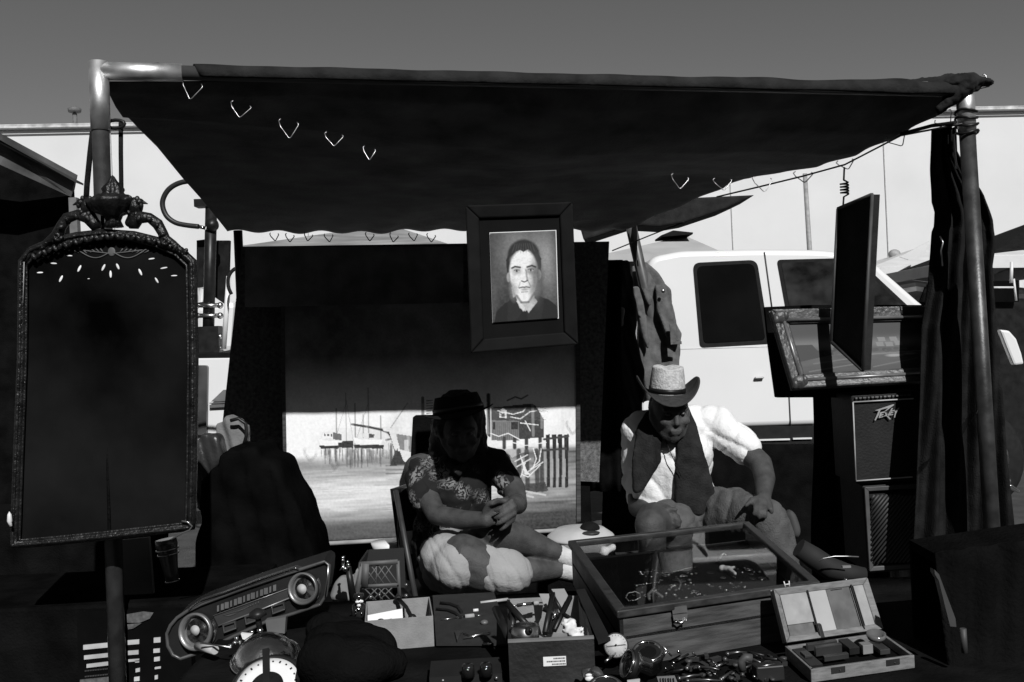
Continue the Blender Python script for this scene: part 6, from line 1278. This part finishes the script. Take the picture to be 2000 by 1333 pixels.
for k, (x, y, r_) in enumerate(((1325, 1273, .0034), (1315, 1295, .0026), (1313, 1301, .0015), (1255, 1317, .0038), (1393, 1294, .0024), (1397, 1298, .0024), (1396, 1317, .0022), (1450, 1318, .004), (1473, 1322, .003), (1354, 1276, .003), (1416, 1288, .005), (1300, 1306, .002), (1240, 1313, .003))):
    g = MB(); g.ell(G(x, y, TZ + .03 + r_), r_, seg=10); g.tube([G(x, y, TZ + .03), G(x + 6, y + 5, TZ + .012)], r_ * .5, 6); tag(g.build('metal_bit', bitm[(0, 0, 1, 1, 0, 0, 1, 3, 1, 3, 3, 1, 1)[k]]), 'tiny metal bit glinting on the black cloth ' + ('beside the chrome lenses' if x < 1345 else 'near the small dark metal box'), 'bit', 'metal bits ' + ('by the lenses' if x < 1345 else 'by the metal box'))
for k in range(60):
    x = 1330 + 200 * rng.random(); y = 1278 + 60 * rng.random(); g = MB(); c_ = G(x, y, TZ + .01); r_ = .003 + .006 * rng.random(); R_ = Matrix.Rotation(rng.random() * 3, 3, 'Z')
    if k % 3 == 0: g.box(c_, (r_ * 3, r_ * 1.2, r_), R_)
    elif k % 3 == 1: g.tube([c_ + R_ @ Vector((-r_ * 2.5, 0, 0)), c_ + R_ @ Vector((r_ * 2.5, 0, .003))], r_ * .35, 8)
    else: g.lathe([(0, 0), (r_, 0), (r_, r_ * .6), (r_ * .5, r_ * .8), (0, r_ * .8)], c_, seg=14)
    tag(g.build('dark_fitting', (MATS['trinket_dark'], mat('fitting', .02, .4, metal=.3), mat('fitting2', .04, .5))[k % 3]), ('small dark block', 'thin dark pin', 'small dark round stopper')[k % 3] + ' in the clutter ' + zone(x, y), 'fitting', ('dark blocks', 'dark pins', 'dark stoppers')[k % 3] + ' ' + zone(x, y))
sb = empty('small_dark_jars', G(925, 1330, TZ), 'dark tray of small jars at the bottom left of the tool box', 'tray')
g = MB(); g.box(G(910, 1318, TZ + .015), (.14, .10, .03), Matrix.Rotation(.05, 3, 'Z')); g.build('tray', mat('tray_black', .004, .8), sb)
for x, y in ((915, 1322), (950, 1320)):
    g = MB(); g.lathe([(0, 0), (.012, 0), (.012, .02), (.009, .024), (0, .024)], G(x, y, TZ + .03), seg=20); j_ = g.build('jar', mat('jar_dark', .012, .15, spec=.7), sb)
    g = MB(); g.ell(G(x, y, TZ + .03) + Vector((0, -.012, .016)), .0022, seg=8); g.build('jar_glint_knob', chrome, j_)
# ---- open wooden instrument case
wc = empty('instrument_case', G(1690, 1320, TZ), 'pale open wooden instrument case with padded lid at the right of the table', 'instrument case')
zt = TZ + .028
A, B = G(1584, 1308, zt), G(1786, 1280, zt); D, C_ = G(1533, 1262, zt), G(1722, 1235, zt)
pw = mat('case_pale_wood', .17, .6, var=.3, scale=9, stretch=(3, 12, 20), bump=.2)
def wl(a, b, inward, nm_, m=pw, t=.006):
    g = MB(); g.quadbox([a, b, Vector((b.x, b.y, TZ + .003)), Vector((a.x, a.y, TZ + .003))], 0, inward * t); return g.build(nm_, m, wc, bevel=.001)
cc_ = (A + B + C_ + D) / 4
def inw(a, b): v = (b - a).cross(Vector((0, 0, 1))).normalized(); return v if v.dot(cc_ - (a + b) / 2) > 0 else -v
for a, b, nm_ in ((A, B, 'front_wall'), (B, C_, 'side_wall'), (D, A, 'side_wall'), (C_, D, 'back_wall')): wl(a, b, inw(a, b), nm_)
g = MB(); g.quadbox([Vector((v.x, v.y, TZ + .008)) + (cc_ - v).normalized() * .006 for v in (A, B, C_, D)], 0, (0, 0, .004)); g.build('lining', mat('velvet_black'), wc)
for t in (.19, .72):
    p = A.lerp(B, t); q_ = A.lerp(B, t + .13); g = MB(); g.quadbox([p + Vector((0, -.002, -.002)), q_ + Vector((0, -.002, -.002)), q_ + Vector((0, -.002, -.013)), p + Vector((0, -.002, -.013))], 0, (0, .003, 0)); g.ell(p.lerp(q_, .6) + Vector((0, -.003, -.008)), .0015, seg=8); g.build('catch', mat('catch_metal', .06, .35, metal=.6), wc)
LTl, LTr = P(1506, 1154, D.y + .055), P(1689, 1131, C_.y + .055)
lidq = [LTl, LTr, C_ + Vector((0, .004, .003)), D + Vector((0, .004, .003))]
frame('lid_frame', lidq, .013, pw, wc, .012, .012)
g = MB(); g.quadbox([v + Vector((0, .004, 0)) for v in lidq], .004); g.build('lid_panel', mat('lid_lining', .26, .9, var=.15, scale=20), wc)
def LQ(u, v): return (lidq[0] * (1 - u) + lidq[1] * u) * (1 - v) + (lidq[3] * (1 - u) + lidq[2] * u) * v + Vector((0, -.003, 0))
def pad(u0, u1, v0, v1, m, nm_, th=.004, b=.0015):
    g = MB(); g.quadbox([LQ(u0, v0), LQ(u1, v0), LQ(u1, v1), LQ(u0, v1)], 0, (0, -th, 0)); return g.build(nm_, m, wc, bevel=b)
padl = mat('pad_pale', .30, .95, var=.15, scale=40)
pad(.07, .345, .09, .66, padl, 'pad'); pad(.07, .33, .67, .93, mat('pad_worn', .12, .95, var=.3, scale=50), 'pad', .003)
pad(.37, .55, .09, .94, mat('pad_bright', .36, .95, var=.1), 'pad', .002); pad(.55, .80, .10, .92, mat('pad_brown', .10, .9, var=.3, scale=30), 'pad', .003); pad(.845, .95, .09, .93, padl, 'pad')
for u in (.35, .815): pad(u, u + .014, .05, .95, mat('strip_black', .008, .9), 'divider', .009, .0)
pad(.36, .40, .70, .95, blackm, 'dark_peg', .012); pad(.60, .72, .11, .125, blackm, 'scratch', .004, 0)
def WQ(u, v): return A * (1 - u) * v + B * u * v + D * (1 - u) * (1 - v) + C_ * u * (1 - v) + Vector((0, 0, -.008))
tool_m = [blackm, mat('tool_grey', .05, .4, metal=.4), mat('tool_pale', .2, .5)]
names = ('slotted dark gauge block', 'long flat gauge bar', 'pale gauge block', 'stepped dark holder', 'short grey bar', 'grey ribbed bar', 'dark square block')
for k, (u0, u1, v0, v1, mi_) in enumerate(((.02, .14, .2, .9, 0), (.18, .48, .12, .2, 1), (.20, .46, .35, .43, 1), (.22, .46, .58, .66, 1), (.5, .60, .15, .55, 0), (.62, .72, .45, .6, 2), (.76, .86, .3, .7, 1), (.05, .12, .4, .6, 1))):
    g = MB(); g.quadbox([WQ(u0, v0), WQ(u1, v0), WQ(u1, v1), WQ(u0, v1)], 0, (0, 0, .010 + .004 * (k % 3))); lb_ = ['tall dark holder at the left end inside the instrument case', 'long thin bar nearest the lid inside the instrument case', 'middle thin bar inside the instrument case', 'thin bar nearest the front inside the instrument case', 'black block in the middle of the instrument case', 'pale block right of the middle in the instrument case', 'grey block under the glass dish in the instrument case', 'small grey block on the left holder of the instrument case'][k]
    tag(g.build('gauge_block', tool_m[mi_], bevel=.0008), lb_, 'block')
g = MB(); c_ = P(1711, 1248, (B.y + C_.y) / 2); g.lathe([(0, 0), (.016, 0), (.019, .006), (.0185, .012), (.016, .012), (.014, .004), (0, .003)], c_, (0, -.2, 1), 36); tag(g.build('glass_dish', mat('dish_glass', .12, .1, spec=.9)), 'small round glass dish at the right inside the instrument case', 'dish')
g = MB(); 
for a, b in (((1531, 1136), (1534, 1147)), ((1541, 1135), (1542, 1146)), ((1533, 1142), (1542, 1141))): g.tube([P(*a, LTl.y), P(*b, LTl.y)], .0012, 6)
tag(g.build('small_white_clip', whiteplas), 'small white clip shaped like an H above the instrument case lid', 'clip')
g = MB(); g.ell(P(1652, 1132, LTr.y), (.004, .003, .002)); tag(g.build('lid_catch', chrome), 'tiny bright catch on top of the instrument case lid', 'catch')
# thin wire and dark rolled leather behind the case
g = MB(); g.tube([P(x, y, 3.0) for x, y in ((1600, 1096), (1608, 1091), (1630, 1087), (1655, 1087), (1677, 1088))], .0022, 6); tag(g.build('thin_wire', wire), 'thin bright wire curving behind the display case', 'wire')
g = MB(); g.tube([P(x, y, 3.1) for x, y in ((1560, 1070), (1590, 1090), (1620, 1110), (1655, 1120), (1690, 1122))], [.03, .035, .035, .03, .02], 14); tag(g.build('leather_roll', mat('roll_leather', .010, .8)), 'dark leather roll lying behind the display case', 'roll')
g = MB(); g.box(P(1653, 1107, 2.98), (.025, .01, .006)); tag(g.build('pale_tab', mat('tab', .2, .6)), 'small pale tab on the dark leather roll', 'tab')
# ---- black draped stand at the lower right
bs = empty('draped_stand', Vector((1.1, 2.0, TZ)), 'black draped stand with a grey side rail at the lower right corner', 'stand')
q = [P(1826, 1080, 2.0), P(2200, 1026, 2.0), P(2200, 1420, 1.93), P(1858, 1340, 1.93)]
def bsf(u, v):
    p = (q[0] * (1 - u) + q[1] * u) * (1 - v) + (q[3] * (1 - u) + q[2] * u) * v; p.y += .006 * math.sin(u * 40 + v * 3); return p
g = MB(); g.grid(bsf, 60, 20); g.build('cloth', black_cloth, bs, solid=.004)
g = MB(); g.quadbox([q[0] + Vector((0, 0, -.002)), q[1] + Vector((0, 0, -.002)), q[1] + Vector((0, .12, 0)), q[0] + Vector((0, .12, 0))], 0, (0, 0, -.02)); g.build('top', black_cloth, bs)
g = MB(); g.quadbox([q[0] + Vector((0, .12, 0)), q[1] + Vector((0, .12, 0)), q[1] + Vector((0, .12, -.22)), q[0] + Vector((0, .12, -.22))], .01); g.build('back', black_cloth, bs)
g = MB(); g.quadbox(quadpx([(1825, 1113), (1834, 1122), (1848, 1160), (1866, 1208), (1868, 1225), (1856, 1224), (1846, 1185), (1834, 1135), (1826, 1122)], 1.9), .02); g.build('side_rail', mat('rail_grey', .035, .6), bs)
g = MB(); g.tube([P(1881, 1228, 1.88), P(1884, 1275, 1.88)], .006, 10); g.build('leg', mat('leg_grey', .05, .6), bs)
